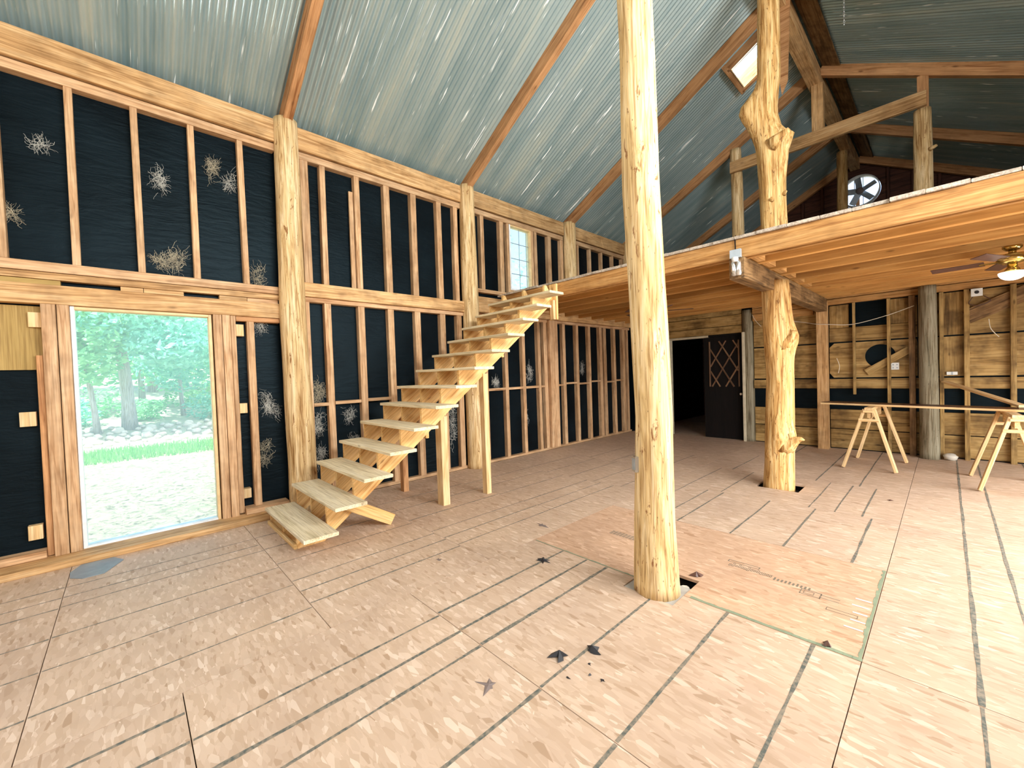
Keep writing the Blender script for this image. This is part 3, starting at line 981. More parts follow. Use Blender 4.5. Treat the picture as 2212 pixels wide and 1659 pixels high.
# skylight
sky_w = empty('window_3', ((SKX0+SKX1)/2, (SKY0+SKY1)/2, zl((SKX0+SKX1)/2)), kind='structure')
def slope_pt(x, y, h): return Vector((x, y, zl(x)+DEP+h))
for (xa, ya, xb, yb) in ((SKX0, SKY0, SKX0, SKY1), (SKX1, SKY0, SKX1, SKY1)):
    board('skylight_frame', slope_pt(xa, ya-0.04, 0.04), slope_pt(xb, yb+0.04, 0.04), 0.07, 0.30, 'rafter', sky_w, (-SL, 0, 1))
    board('skylight_lining', slope_pt(xa+(0.045 if xa == SKX0 else -0.045), ya, 0.04), slope_pt(xb+(0.045 if xa == SKX0 else -0.045), yb, 0.04), 0.014, 0.26, 'fresh', sky_w, (-SL, 0, 1))
for yv in (SKY0, SKY1):
    board('skylight_frame', slope_pt(SKX0, yv, 0.04), slope_pt(SKX1, yv, 0.04), 0.07, 0.30, 'rafter', sky_w, (-SL, 0, 1))
    yi = yv+(0.045 if yv == SKY0 else -0.045)
    board('skylight_lining', slope_pt(SKX0, yi, 0.04), slope_pt(SKX1, yi, 0.04), 0.014, 0.26, 'fresh', sky_w, (-SL, 0, 1))
board('skylight_bar', slope_pt(SKX0, (SKY0+SKY1)/2, 0.15), slope_pt(SKX1, (SKY0+SKY1)/2, 0.15), 0.03, 0.03, 'vinyl', sky_w, (-SL, 0, 1))
board('window_pane', slope_pt(SKX0, (SKY0+SKY1)/2, 0.17), slope_pt(SKX1, (SKY0+SKY1)/2, 0.17), SKY1-SKY0, 0.006, 'glass', sky_w, (-SL, 0, 1))

# ================================================================== LOG POSTS
TX = -5.66
log('log_post', [(-5.62, 1.60, 0.0, 0.165), (-5.63, 1.565, 2.4, 0.15), (TX, 1.585, 4.86, 0.135)], 'log',
    'thick peeled log post in the stud wall behind the lowest stair treads', seed=3, bumps=[(4.2, 5.5, .02, .2, .5), (0.1, 5.6, .03, .25, .8)])
log('log_post', [(-5.64, 4.40, 0.0, 0.155), (-5.65, 4.40, 2.5, 0.145), (TX, 4.40, 4.86, 0.13)], 'log',
    'peeled log post in the stud wall passing behind the upper stair treads', seed=11, bumps=[(3.7, 5.5, .03, .3, .6)])
log('log_post', [(TX, 7.20, 3.06, 0.15), (TX, 7.20, 4.86, 0.145)], 'log', 'short peeled log post on the loft right of the small grid window', seed=19)
log('log_post', [(TX, -1.24, 0, 0.16), (TX, -1.24, 4.86, 0.14)], 'log', 'peeled log post in the wall left of the big picture window', seed=23)
log('log_post', [(TX, 9.6, 3.06, 0.14), (TX, 9.6, 4.86, 0.13)], 'log', 'peeled log post deep on the loft against the outer wall', seed=29)
log('log_post', [(-1.455, 2.75, -0.012, 0.158), (-1.462, 2.75, 0.5, 0.140), (-1.445, 2.75, 1.27, 0.128), (-1.47, 2.75, 2.1, 0.128), (-1.50, 2.75, 2.9, 0.130), (-1.503, 2.75, 3.9, 0.122), (-1.58, 2.75, RZ0, 0.11)],
    'log_scar', 'tall smooth log post in the middle of the room, nearest the camera', seed=5, rough=0.035, seg=36,
    bumps=[(3.05, 5.3, .02, .06, .4), (1.7, 5.4, .012, .1, .4)])
lowp = log('log_post', [(-1.535, 6.26, -0.10, 0.185), (-1.52, 6.26, 0.5, 0.172), (-1.50, 6.26, 1.4, 0.155), (-1.51, 6.26, 2.0, 0.172), (-1.54, 6.26, 2.70, 0.155)],
    'log_rough', 'knotty log post under the loft with broken branch stubs', seed=41, rough=0.07, seg=36,
    bumps=[(0.62, 5.0, .04, .13, .6), (0.45, 4.2, .035, .08, .3), (0.85, 4.7, .03, .07, .3), (1.95, 0.1, .06, .16, .5), (0.66, 5.9, .05, .12, .4)],
    stubs=[([(-1.46, 6.2, 0.56), (-1.38, 6.17, 0.59), (-1.34, 6.15, 0.62), (-1.29, 6.13, 0.655), (-1.25, 6.12, 0.67), (-1.215, 6.11, 0.66)], [0.15, 0.10, 0.065, 0.042, 0.026, 0.008]),
           ([(-1.45, 6.22, 1.86), (-1.38, 6.19, 1.92), (-1.335, 6.17, 1.97), (-1.305, 6.16, 2.03)], [0.13, 0.075, 0.05, 0.03])])
log('log_post', [(-1.535, 6.26, 3.05, 0.155), (-1.545, 6.26, 3.95, 0.15), (-1.56, 6.26, 4.5, 0.165), (-1.63, 6.26, 4.9, 0.155), (-1.565, 6.26, 5.35, 0.13), (-1.555, 6.26, RZ0, 0.118)],
    'log_rough', 'big knotty log post rising from the loft edge to the ridge', seed=53, rough=0.07, seg=36,
    bumps=[(5.02, 3.6, .13, .16, .45), (4.50, 6.0, .10, .10, .45), (4.30, 5.9, .05, .25, .5), (4.8, 3.7, .06, .25, .6), (3.72, 4.6, .02, .06, .2)],
    stubs=[([(-1.50, 6.2, 4.44), (-1.42, 6.17, 4.48), (-1.37, 6.15, 4.51), (-1.32, 6.14, 4.535)], [0.15, 0.09, 0.055, 0.035]),
           ([(-1.52, 6.12, 3.72), (-1.515, 6.07, 3.735)], [0.03, 0.015]), ([(-1.41, 6.2, 3.78), (-1.375, 6.18, 3.81)], [0.03, 0.014])])
log('log_post', [(-3.01, 9.6, 3.06, 0.125), (-3.02, 9.6, 5.4, 0.11), (-3.04, 9.6, zl(-3.04), 0.105)], 'log',
    'slim log post on the loft left of the knotty ridge post', seed=61)
rp = log('log_post', [(-0.23, 9.6, 3.06, 0.13), (-0.24, 9.6, 5.2, 0.11), (-0.24, 9.6, 5.67, 0.105)], 'log',
    'pale log post on the loft at the right end of the tie rail', seed=67, stubs=[([(-0.16, 9.52, 4.98), (-0.08, 9.48, 5.0)], [0.035, 0.02])])
slab('post_tenon', (-0.30, 9.56, 5.67), (-0.165, 9.66, zr(-0.23)), 'rafter', rp)
log('log_post', [(-1.70, 13.0, 3.06, 0.12), (-1.73, 13.0, 5.0, 0.105), (-1.72, 13.0, RZ0, 0.105)], 'old' if False else 'log_rough',
    'dark rough log post in front of the gable fan', seed=71, rough=0.1)
log('log_post', [(-2.90, 9.74, 0, 0.105), (-2.91, 9.74, 2.805, 0.105)], 'log_grey', 'dim log post beside the dark lattice door', seed=79)
log('log_post', [(-0.19, 9.5, 0, 0.12), (-0.205, 9.5, 2.805, 0.105)], 'log_grey', 'smooth grey log post against the plank partition behind the sawhorses', seed=83, rough=0.02)

# ================================================================== LOFT
loft = empty('loft', (-1.6, 5.0, 2.8), 'timber loft floor with open joists spanning over the back of the room', 'loft')
LZ0, LZ1 = 2.81, 3.012
slab('rim_joist', (-5.50, 5.0, LZ0), (-1.603, 5.05, LZ1), 'loft', loft)
slab('rim_joist', (-1.597, 4.995, LZ0), (2.45, 5.045, LZ1), 'loft', loft)
slab('rim_nailer', (-4.15, 5.06, LZ0-0.012), (2.45, 5.10, LZ0+0.1), 'loft', loft)
for y in (5.5, 6.0, 6.48, 6.98, 7.46, 7.95, 8.44, 8.93, 9.40):
    slab('joist', (-5.64, y-0.035, LZ0), (2.45, y+0.035, LZ1), 'joist', loft)
x = -5.60
while x < 2.4:
    w = 0.22+0.06*R.random()
    dz = R.uniform(0, 0.006)
    slab('deck_board', (x, 4.97+R.uniform(-0.012, 0.02), LZ1+0.001), (min(x+w-0.004, 2.45), 14.58, LZ1+0.03+dz), 'deck', loft)
    x += w
slab('support_beam', (-1.66, 4.97, 2.575), (-1.51, 9.5, LZ0-0.002), 'old', loft)
for yv in (5.1, 5.53, 6.03, 6.51, 7.01, 7.49):
    slab('joist_block', (-1.50, yv, LZ0), (-1.42, yv+0.3, LZ0+0.12), 'loft', loft)
board('rafter_brace', (0.86, 5.3, 2.74), (1.15, 7.4, 2.85), 0.05, 0.1, 'loft', loft)

# ================================================================== STAIRCASE
ST = empty('staircase', (-4.6, 1.1, 0), 'new open-riser pine staircase climbing along the stud wall to the loft', 'staircase')
RISE, RUN, Z1, Y1 = 0.2155, 0.281, 0.20, 1.075
NT = 13
TH = 0.034
for i in range(NT):
    y0, z = Y1+RUN*i, Z1+RISE*i
    o = slab('tread', (-5.24, y0, z-TH), (-3.87, y0+0.305, z), 'tread', ST)
def stringer(x0, x1):
    poly = [(Y1+0.055, 0.0)]
    for i in range(NT):
        yf = Y1+0.055+RUN*i
        poly.append((yf, Z1-TH+RISE*i))
        poly.append((yf+RUN, Z1-TH+RISE*i))
    yt = Y1+0.055+RUN*NT
    poly.append((yt, Z1-TH+RISE*NT))
    poly.append((min(yt+0.05, 4.99), Z1-TH+RISE*NT))
    poly.append((4.99, 0.757*(4.99-1.38)))
    poly.append((1.38, 0.0))
    mb = MB()
    k = len(poly)
    for x in (x0, x1):
        mb.v += [(x, a, b) for a, b in poly]
    mb.f += [tuple(range(k)), tuple(range(2*k-1, k-1, -1))]
    mb.f += [(i, i+k, (i+1) % k+k, (i+1) % k) for i in range(k)]
    # local X along the slope so that the grain follows the board
    o = mb.build('stringer', 'stair', ST)
    a = math.atan2(RISE, RUN)
    rot = Matrix.Rotation(math.radians(90), 4, 'Z') @ Matrix.Rotation(-a, 4, 'Y')
    piv = Vector(((x0+x1)/2, 3.0, 1.5))
    T = Matrix.Translation(piv) @ rot
    o.data.transform(T.inverted())
    o.matrix_basis = T
    return o
for x in (-5.25, -4.75, -4.29):
    stringer(x-0.02, x+0.02)
slab('kick_plate', (-5.26, 1.10, 0.0), (-4.27, 1.128, 0.045), 'stair', ST)
slab('kick_plate', (-5.26, 1.13, 0.0), (-4.31, 1.35, 0.035), 'stair', ST)
for x in (-5.0, -4.52):
    slab('tie_block', (x-0.2, 2.62, 0.86), (x+0.19, 2.66, 0.95), 'stair', ST)
    slab('tie_block', (x-0.2, 3.9, 1.85), (x+0.19, 3.94, 1.94), 'stair', ST)
zb = lambda yv: 0.757*(yv-1.38)
slab('leg', (-4.405, 2.80, 0), (-4.345, 2.90, zb(2.82)+0.02), 'fresh', ST)
slab('leg', (-4.34, 2.80, 0), (-4.275, 2.90, zb(2.82)+0.02), 'fresh', ST)
slab('leg', (-4.345, 3.48, 0), (-4.25, 3.56, zb(3.5)+0.02), 'fresh', ST)
slab('leg', (-5.33, 2.78, 0), (-5.235, 2.86, zb(2.8)+0.02), 'rafter', ST)
slab('leg', (-5.33, 3.46, 0), (-5.25, 3.54, zb(3.48)+0.02), 'fresh', ST)
board('brace', (-4.21, 1.60, 0.33), (-4.21, 2.08, 0.045), 0.04, 0.12, 'stair', ST, (0, 0, 1))
slab('hanger_board', (-4.33, 4.955, 2.44), (-4.18, 4.994, 3.0), 'stair', ST)
slab('hanger_board', (-4.27, 4.90, 2.44), (-4.2, 4.95, 2.74), 'fresh', ST)

# ================================================================== SAWHORSES AND PLANK
def sawhorse(label):
    e = empty('sawhorse', (0, 0, 0), label, 'sawhorse', 'wooden sawhorses carrying the long plank')
    H = 0.93
    slab('top_rail', (-0.045, -0.44, H-0.04), (0.045, 0.44, H), 'fresh', e)
    slab('spine', (-0.02, -0.40, H-0.16), (0.02, 0.40, H-0.042), 'fresh', e)
    for sy in (-1, 1):
        for sx in (-1, 1):
            board('leg', (sx*0.055, sy*0.38, H-0.03), (sx*0.30, sy*0.46, 0.012), 0.035, 0.085, 'fresh', e, (0, 1, 0), 0, 0)
        slab('gusset', (-0.115, sy*0.40-0.012+sy*0.03, H-0.21), (0.115, sy*0.40+0.012+sy*0.03, H-0.17), 'fresh', e)
        slab('gusset', (-0.06, sy*0.44-0.01, H-0.075), (0.06, sy*0.44+0.01, H-0.042), 'fresh', e)
    return e
s1 = sawhorse('sawhorse under the left end of the plank, nearer the knotty post')
s1.location = (-0.765, 8.42, 0)
s1.rotation_euler = (0, 0, math.radians(-4))
s2 = sawhorse('sawhorse under the right part of the plank at the picture edge')
s2.location = (0.545, 7.93, 0)
s2.rotation_euler = (0, 0, math.radians(3))
pk = empty('plank', (-0.1, 8.3, 0.93), 'long dark-topped plank with pale edge laid across two sawhorses', 'plank')
pa, pb = Vector((-1.41, 8.58, 0.9445)), Vector((1.6, 7.86, 0.9445))
dirp = (pb-pa).normalized()
side = Vector((-dirp.y, dirp.x, 0))
board('plank_core', pa, pb, 0.30, 0.029, 'fresh', pk)
board('plank_top', pa+Vector((0, 0, 0.0175))+side*0.004, pb+Vector((0, 0, 0.0175))+side*0.004, 0.288, 0.006, 'tabletop', pk)
st = board('loose_board', (0.66, 8.16, 0.985), (-0.02, 9.56, 1.25), 0.085, 0.03, 'fresh')
tag(st, 'loose pale board leaning from the sawhorse plank up to the partition', 'board')

# ================================================================== CEILING FAN
def ceiling_fan(loc, label, lit=True):
    e = empty('paddle_fan', (0, 0, 0), label, 'ceiling fan')
    MB().lathe([(0.075, 0), (0.075, -0.02), (0.05, -0.045), (0.03, -0.05)]).build('canopy', 'brass', e, True)
    MB().lathe([(0.03, -0.045), (0.03, -0.08)], seg=12).build('downrod', 'brass', e, True)
    MB().lathe([(0.05, -0.08), (0.115, -0.095), (0.12, -0.15), (0.10, -0.175), (0.05, -0.185)]).build('motor_housing', 'brass', e, True)
    MB().lathe([(0.035, -0.185), (0.04, -0.23), (0.055, -0.25), (0.06, -0.275), (0.03, -0.28)]).build('light_neck', 'brass', e, True)
    bow = [(0.105*math.cos(a*math.pi/16), -0.285-0.085*math.sin(a*math.pi/16)) for a in range(9)]
    bow[-1] = (0.004, bow[-1][1])
    MB().lathe([(0.03, -0.278), (0.10, -0.28)]+bow).build('glass_bowl', 'bowl', e, True)
    for k in range(5):
        a = 2*math.pi*k/5+0.5
        ca, sa = math.cos(a), math.sin(a)
        b = board('blade', (ca*0.20, sa*0.20, -0.15), (ca*0.62, sa*0.62, -0.15), 0.125, 0.008, 'blade', e, (sa*0.2, -ca*0.2, 1))
        br = board('blade_arm', (ca*0.10, sa*0.10, -0.155), (ca*0.24, sa*0.24, -0.158), 0.035, 0.008, 'brass', b, (sa*0.2, -ca*0.2, 1))
        br.matrix_parent_inverse = b.matrix_basis.inverted()
    e.location = loc
    return e
ceiling_fan((0.50, 7.05, LZ0), 'brass ceiling fan with lit bowl hanging under the loft joists at right')
ceiling_fan((-3.62, 7.08, LZ0), 'ceiling fan mostly hidden behind the nearest log post under the loft')

# gable exhaust fan
gf = empty('gable_fan', (FANC[0], GY-0.1, FANC[1]), 'large round white drum fan with grey blades in the gable end', 'fan')
mb = MB()
rr, n = FANC[2]-0.01, 40
for (r, yv) in ((rr, GY-0.16), (rr, GY+0.05), (rr-0.02, GY+0.05), (rr-0.02, GY-0.16)):
    for i in range(n):
        a = 2*math.pi*i/n
        mb.v.append((FANC[0]+r*math.cos(a), yv, FANC[1]+r*math.sin(a)))
for q in range(4):
    for i in range(n):
        j = (i+1) % n
        a, b = q*n, ((q+1) % 4)*n
        mb.f.append((a+i, b+i, b+j, a+j))
mb.build('drum', 'plastic', gf, True)
for k in range(5):
    a = 0.45+2*math.pi*k/5
    d = Vector((math.cos(a), 0, math.sin(a)))
    t = Vector((-math.sin(a), 0, math.cos(a)))
    board('blade', Vector((FANC[0], GY-0.08, FANC[1]))+d*0.05, Vector((FANC[0], GY-0.08, FANC[1]))+d*0.36, 0.006, 0.15, 'galv', gf, t+Vector((0, 0.5, 0)))
k = MB().lathe([(0.07, -0.06), (0.08, -0.02), (0.08, 0.06), (0.04, 0.08)], seg=16).build('motor', 'greyscrap', gf, True)
k.matrix_basis = Matrix.Translation((FANC[0], GY-0.1, FANC[1])) @ Matrix.Rotation(math.radians(90), 4, 'X')
for dx in (-0.12, 0.06):
    slab('guard_bar', (FANC[0]+dx-0.008, GY-0.02, FANC[1]-0.39), (FANC[0]+dx+0.008, GY+0.0, FANC[1]+0.39), 'plastic', gf)
slab('mount_post', (FANC[0]-0.10, GY+0.005, FANC[1]-0.40), (FANC[0]-0.02, GY+0.045, FANC[1]+0.40), 'rafter', gf)

# ================================================================== SMALL FIXTURES
fl = empty('floodlight', (-1.585, 4.93, 2.72), 'metal twin floodlight fixed on the end of the dark loft beam', 'light fixture')
MB().box((-1.64, 4.925, 2.80), (-1.53, 4.965, 2.89)).build('junction_box', 'galv', fl)
for x, t in ((-1.61, -0.03), (-1.545, 0.03)):
    k = MB().lathe([(0.014, 0), (0.024, -0.03), (0.032, -0.09), (0.036, -0.15), (0.02, -0.16)], seg=14).build('lamp_head', 'steel', fl, True)
    k.matrix_basis = Matrix.Translation((x, 4.92, 2.76)) @ Matrix.Rotation(t*4, 4, 'Y') @ Matrix.Rotation(0.15, 4, 'X')
k = MB().lathe([(0.03, 0), (0.035, -0.02), (0.03, -0.05)], seg=14).build('sensor', 'white', fl, True)
k.matrix_basis = Matrix.Translation((-1.58, 4.905, 2.80))
MB().tube([(-1.60, 4.985, 2.9), (-1.603, 4.982, 3.0), (-1.60, 5.0, 3.06)], 0.006, 6).build('feed_wire', 'darkwood', fl)

def ebox(name, c, size, label, normal='y', holes=2, mat='plastic'):
    e = empty(name, c, label, 'outlet')
    sx, sz = size
    MB().box((c[0]-sx/2, c[1]-0.025, c[2]-sz/2), (c[0]+sx/2, c[1]+0.0, c[2]+sz/2)).build('box_body', mat, e)
    for i in range(holes):
        for j in (-1, 1):
            x = c[0]+(i-(holes-1)/2)*sx/holes
            MB().box((x-0.009, c[1]-0.028, c[2]+j*sz*0.22-0.012), (x+0.009, c[1]-0.0245, c[2]+j*sz*0.22+0.012)).build('socket', 'galv', e)
    return e
ebox('outlet_box', (-0.605, BY-0.005, 1.52), (0.10, 0.12), 'white double outlet box on a partition stud beside the round hole')
ebox('outlet_box', (0.065, BY-0.005, 1.38), (0.12, 0.05), 'small white wiring device on the partition right of the grey log', holes=1)
e = empty('junction_box', (0.33, BY-0.1, 2.62), 'square white box with a dark centre high on the partition', 'junction box')
MB().box((0.27, BY-0.13, 2.565), (0.39, BY-0.097, 2.68)).build('box_body', 'plastic', e)
k = MB().lathe([(0.025, 0), (0.025, 0.006)], seg=16).build('box_hole', 'black', e)
k.matrix_basis = Matrix.Translation((0.33, BY-0.13, 2.625)) @ Matrix.Rotation(math.radians(90), 4, 'X')
# outlet on the centre pole, facing the camera's left
e = empty('outlet_box', (-1.56, 2.67, 0.92), 'small metal outlet box on the side of the nearest log post', 'outlet')
b = MB().box((-0.028, -0.03, -0.055), (0.028, 0.0, 0.055)).build('box_body', 'steel', e)
s = MB().box((-0.018, -0.033, -0.04), (0.018, -0.029, 0.04)).build('socket', 'galv', e)
for q in (b, s):
    q.matrix_basis = Matrix.Translation((-1.522, 2.642, 0.93)) @ Matrix.Rotation(math.radians(-35), 4, 'Z')
def cable(pts, label, r=0.006, mat='cable'):
    P = [Vector(p) for p in pts]
    out = []
    for i in range(len(P)-1):
        p0, p1, p2, p3 = P[max(i-1, 0)], P[i], P[i+1], P[min(i+2, len(P)-1)]
        for j in range(6):
            t = j/6
            out.append(0.5*((2*p1)+(p2-p0)*t+(2*p0-5*p1+4*p2-p3)*t*t+(3*p1-p0-3*p2+p3)*t**3))
    out.append(P[-1])
    o = MB().tube(out, r, 6).build('cable', mat, None, True, origin=tuple(P[0]))
    return tag(o, label, 'cable')
yb = BY-0.11
cable([(-2.35, yb, 2.52), (-1.9, yb, 2.42), (-1.70, yb-0.09, 2.36), (-1.50, yb-0.09, 2.33), (-1.15, yb, 2.30), (-0.7, yb, 2.40), (-0.36, yb, 2.52)], 'pale cable sagging across the studs below the square black gap')
cable([(-2.78, yb, 2.68), (-2.72, yb, 2.55), (-2.62, yb, 2.42)], 'short pale cable hanging from the header beside the dim log post')
cable([(0.45, yb, 2.2), (0.47, yb, 2.05), (0.55, yb+0.02, 1.92)], 'thin pale cable dangling on the plank wall under the white ceiling box', 0.005)
cable([(0.29, yb, 2.56), (0.25, yb-0.01, 2.46), (0.36, yb-0.02, 2.42), (0.47, yb-0.01, 2.48), (0.40, yb, 2.56)], 'dark cable loop under the square white box', 0.006, 'blade')
cable([(-1.40, yb+0.07, 1.7), (-1.36, yb+0.07, 1.55), (-1.38, yb+0.07, 1.42)], 'short cable tail hanging beside the square partition post', 0.005)
links = []
for i in range(26):
    z = 6.72-i*0.028
    links.append((-0.885, 7.0, z))
mb = MB()
for i, (x, y, z) in enumerate(links):
    a = math.pi/2*(i % 2)
    pts = [(x+0.009*math.cos(t)*math.cos(a), y+0.009*math.cos(t)*math.sin(a), z+0.019*math.sin(t)) for t in [k*math.pi/4 for k in range(9)]]
    mb.tube(pts, 0.0035, 4, False)
o = mb.build('hanging_chain', 'steel', None, True, origin=(-0.885, 7.0, 6.72))
tag(o, 'thin steel chain hanging from the roof right of the ridge', 'chain')
sc = 0
def scrap(c, r, label, mat, spikes=7, h=0.012, cat='scrap', seed=1, name='floor_scrap'):
    rg = random.Random(seed)
    mb = MB()
    poly = []
    n = spikes*2
    for i in range(n):
        a = 2*math.pi*(i+rg.uniform(-.42, .42))/n
        rr = r*(rg.uniform(0.3, 1.5) if i % 2 == 0 else rg.uniform(0.25, 0.7))
        poly.append((rr*math.cos(a), rr*0.75*math.sin(a)))
    k = len(poly)
    mb.v = [(x, y, 0.001+0.3*h*rg.random()) for x, y in poly]+[(0, 0, h*1.8), (0, 0, 0.001)]
    mb.f = [(i, (i+1) % k, k) for i in range(k)]+[((i+1) % k, i, k+1) for i in range(k)]
    o = mb.build(name, mat)
    o.location = (c[0], c[1], 0.0)
    return tag(o, label, cat)
scrap((-1.51, 1.72), 0.075, 'black spiky leaf scrap on the floor, largest of those before the post', 'black', 6, 0.02, seed=4)
scrap((-1.40, 1.88), 0.05, 'black curled scrap lying on a floor line in front of the post', 'black', 5, 0.02, seed=5)
scrap((-2.38, 2.53), 0.07, 'flat black scrap beside the front left corner of the pink sheet', 'black', 6, 0.012, seed=6)
scrap((-1.63, 1.30), 0.07, 'greyish brown flake stuck on the floor nearest the camera', 'greyscrap', 5, 0.004, seed=7)
scrap((-2.93, 3.13), 0.075, 'grey stain-like scrap on the floor left of the pink sheet', 'greyscrap', 6, 0.003, seed=8)
scrap((-3.06, 1.93), 0.04, 'tiny brown flake on the floor in front of the stairs', 'greyscrap', 5, 0.003, seed=9)
for (x, y, s) in ((-1.35, 1.78, 1), (-1.30, 1.72, 2), (-1.37, 1.62, 3), (-1.23, 1.73, 4)):
    g = scrap((x, y), 0.014, 'tiny black crumb on the floor beside the black leaf scraps', 'black', 4, 0.006, seed=20+s)
    g['group'] = 'black crumbs near the leaf scraps'
scrap((-0.47, 2.83), 0.035, 'dark crumpled scrap on the green edge of the pink sheet', 'blade', 5, 0.02, seed=31)
scrap((-1.33, 3.14), 0.06, 'dark wood chip behind the base of the nearest log post', 'blade', 6, 0.02, seed=32)
scrap((-0.45, 6.35), 0.03, 'thin dark splinter on the floor before the sawhorses', 'blade', 4, 0.008, seed=33)
rk = MB()
def blob(seed, r, squash=0.7, seg=(10, 7)):
    mb = MB()
    rg = random.Random(seed)
    off = Vector((rg.random()*50, rg.random()*50, 0))
    nu, nv = seg
    for j in range(nv+1):
        ph = math.pi*j/nv
        for i in range(nu):
            th = 2*math.pi*i/nu
            d = Vector((math.sin(ph)*math.cos(th), math.sin(ph)*math.sin(th), math.cos(ph)))
            q = r*(1+0.45*noise.noise(d*1.2+off))
            mb.v.append((d.x*q, d.y*q, d.z*q*squash))
    for j in range(nv):
        for i in range(nu):
            a = j*nu
            mb.f.append((a+i, a+nu+i, a+nu+(i+1) % nu, a+(i+1) % nu))
    return mb
o = blob(3, 0.08).build('rock', 'rock', None, True)
o.location = (0.04, 9.47, 0.055)
tag(o, 'pale round stone on the floor right of the grey log post', 'rock')
o = blob(5, 0.05).build('rock', 'rock', None, True)
o.location = (-1.375, 2.99, -0.07)
tag(o, 'small pale stone inside the floor cut-out behind the nearest log post', 'rock')
fp = MB().prism([(-5.09, -0.41), (-5.0, -0.33), (-5.0, -0.2), (-5.25, -0.08), (-5.40, -0.15), (-5.40, -0.36), (-5.24, -0.42)], 0.001, 0.006).build('felt_sheet', 'flap')
tag(fp, 'flat grey scrap of sheet lying under the big picture window', 'scrap')

# insulation scraps caught on the tar paper: (y, z, half width, half height, pale?)
WISPS = [(0.34, 3.83, 0.05, 0.14, 1, 'pale tuft of insulation high between the studs left of the first log post'),
         (0.39, 3.02, 0.13, 0.17, 0, 'large tangled clump of insulation above the picture window'),
         (0.82, 4.08, 0.05, 0.14, 0, 'thin insulation wisp under the top beam left of the first log post'),
         (0.98, 4.0, 0.03, 0.1, 1, 'curled pale insulation strand right of the thin wisp under the top beam'),
         (1.22, 2.92, 0.06, 0.12, 0, 'insulation wisp on the mid beam beside the first log post'),
         (-0.50, 3.90, 0.05, 0.03, 1, 'small pale insulation streak in the upper left of the wall'),
         (-0.70, 3.18, 0.04, 0.05, 0, 'small insulation tuft beside the leftmost upper stud'),
         (1.30, 1.29, 0.08, 0.17, 1, 'insulation clump left of the first log post at bench height'),
         (1.22, 0.72, 0.06, 0.14, 0, 'ring of insulation strands low beside the first log post'),
         (1.24, 2.30, 0.05, 0.1, 1, 'insulation wisp just below the picture window header'),
         (1.86, 1.52, 0.10, 0.18, 0, 'insulation clump right of the first log post above the blocking'),
         (1.86, 1.02, 0.08, 0.15, 1, 'pale insulation clump right of the first log post below the blocking'),
         (1.87, 0.55, 0.08, 0.12, 1, 'loose insulation clump right of the first log post behind the lower treads'),
         (2.28, 1.08, 0.05, 0.1, 1, 'small insulation tuft behind the middle stair treads'),
         (2.32, 0.72, 0.05, 0.10, 1, 'insulation streak below the small tuft behind the stairs'),
         (4.01, 0.78, 0.055, 0.32, 1, 'long pale hanging insulation under the stairs left of the second log post'),
         (5.03, 1.46, 0.09, 0.1, 1, 'insulation wisp on the blocking under the loft near the stairs'),
         (5.79, 0.8, 0.05, 0.16, 1, 'insulation speck low under the loft'),
         (5.93, 1.62, 0.06, 0.2, 1, 'insulation streak under the loft above the blocking'),
         (7.66, 1.69, 0.06, 0.1, 1, 'pale insulation tuft deep under the loft')]
for i, (yv, z, hw, hh, pale, lab) in enumerate(WISPS):
    rg = random.Random(100+i)
    mb = MB()
    anchors = [(rg.uniform(-0.75, 0.75)*hw, rg.uniform(-0.85, 0.85)*hh, rg.uniform(0.12, 0.3)) for _ in range(6)]
    for s in range(int(40+7000*hw*hh)):
        an = anchors[s % 6]
        p = Vector((-5.782+0.012*rg.random(), yv+an[0]+rg.gauss(0, hw*an[2]), z+an[1]+rg.gauss(0, hh*an[2])))
        d = rg.random()*6.28
        pts = [p.copy()]
        for q in range(8):
            d += rg.uniform(-0.8, 0.8)
            p = p+Vector((rg.uniform(-0.004, 0.006), math.cos(d)*0.010, math.sin(d)*0.013))
            p.x = max(-5.785, min(-5.74, p.x))
            pts.append(p.copy())
        mb.tube(pts, 0.0005+0.0008*rg.random(), 3, False)
    o = mb.build('insulation_scrap', 'fluffw' if pale else 'fluff', None, True, origin=(-5.78, yv, z))
    tag(o, lab, 'insulation')

# ================================================================== OUTSIDE
GZ = -0.25
gd = empty('ground', (-15, 3, GZ), kind='structure')
gd['label'] = 'straw-covered lawn and forest floor outside the picture window'
mb = MB()
nx = 40
def gz(x):
    return GZ+(0 if x > -17 else 0.12*(-17-x))
xs = [-5.95-i*1.2 for i in range(nx)]
mb.v = [(x, y, gz(x)) for x in xs for y in (-40, 60)]
mb.f = [(2*i, 2*i+2, 2*i+3, 2*i+1) for i in range(nx-1)]
mb.f = [tuple(reversed(f)) for f in mb.f]
lawn = MB(); woods = MB()
lawn.v = mb.v[:20]; lawn.f = [f for f in mb.f if max(f) < 20]
woods.v = mb.v[18:]; woods.f = [tuple(i-18 for i in f) for f in mb.f if min(f) >= 18]
lawn.build('lawn', 'straw', gd)
woods.build('forest_floor', 'soil', gd)
mb = MB()
rg = random.Random(3)
for i in range(9000):
    x, yv = -14.1-rg.random()*2.6, rg.uniform(-4.5, 6.5)
    h, a = 0.10+0.14*rg.random(), rg.random()*3.14
    n0 = len(mb.v)
    dx, dy = 0.012*math.cos(a), 0.012*math.sin(a)
    lx, ly = rg.uniform(-.06, .06), rg.uniform(-.06, .06)
    mb.v += [(x-dx, yv-dy, GZ), (x+dx, yv+dy, GZ), (x+lx, yv+ly, GZ+h)]
    mb.f.append((n0, n0+1, n0+2))
o = mb.build('grass', 'grass', gd)
o['kind'] = 'stuff'
rock_me = []
for s in range(5):
    me = blob(40+s, 0.2, 0.6).mesh('rock', True)
    me.materials.append(MT['rock'])
    rock_me.append(me)
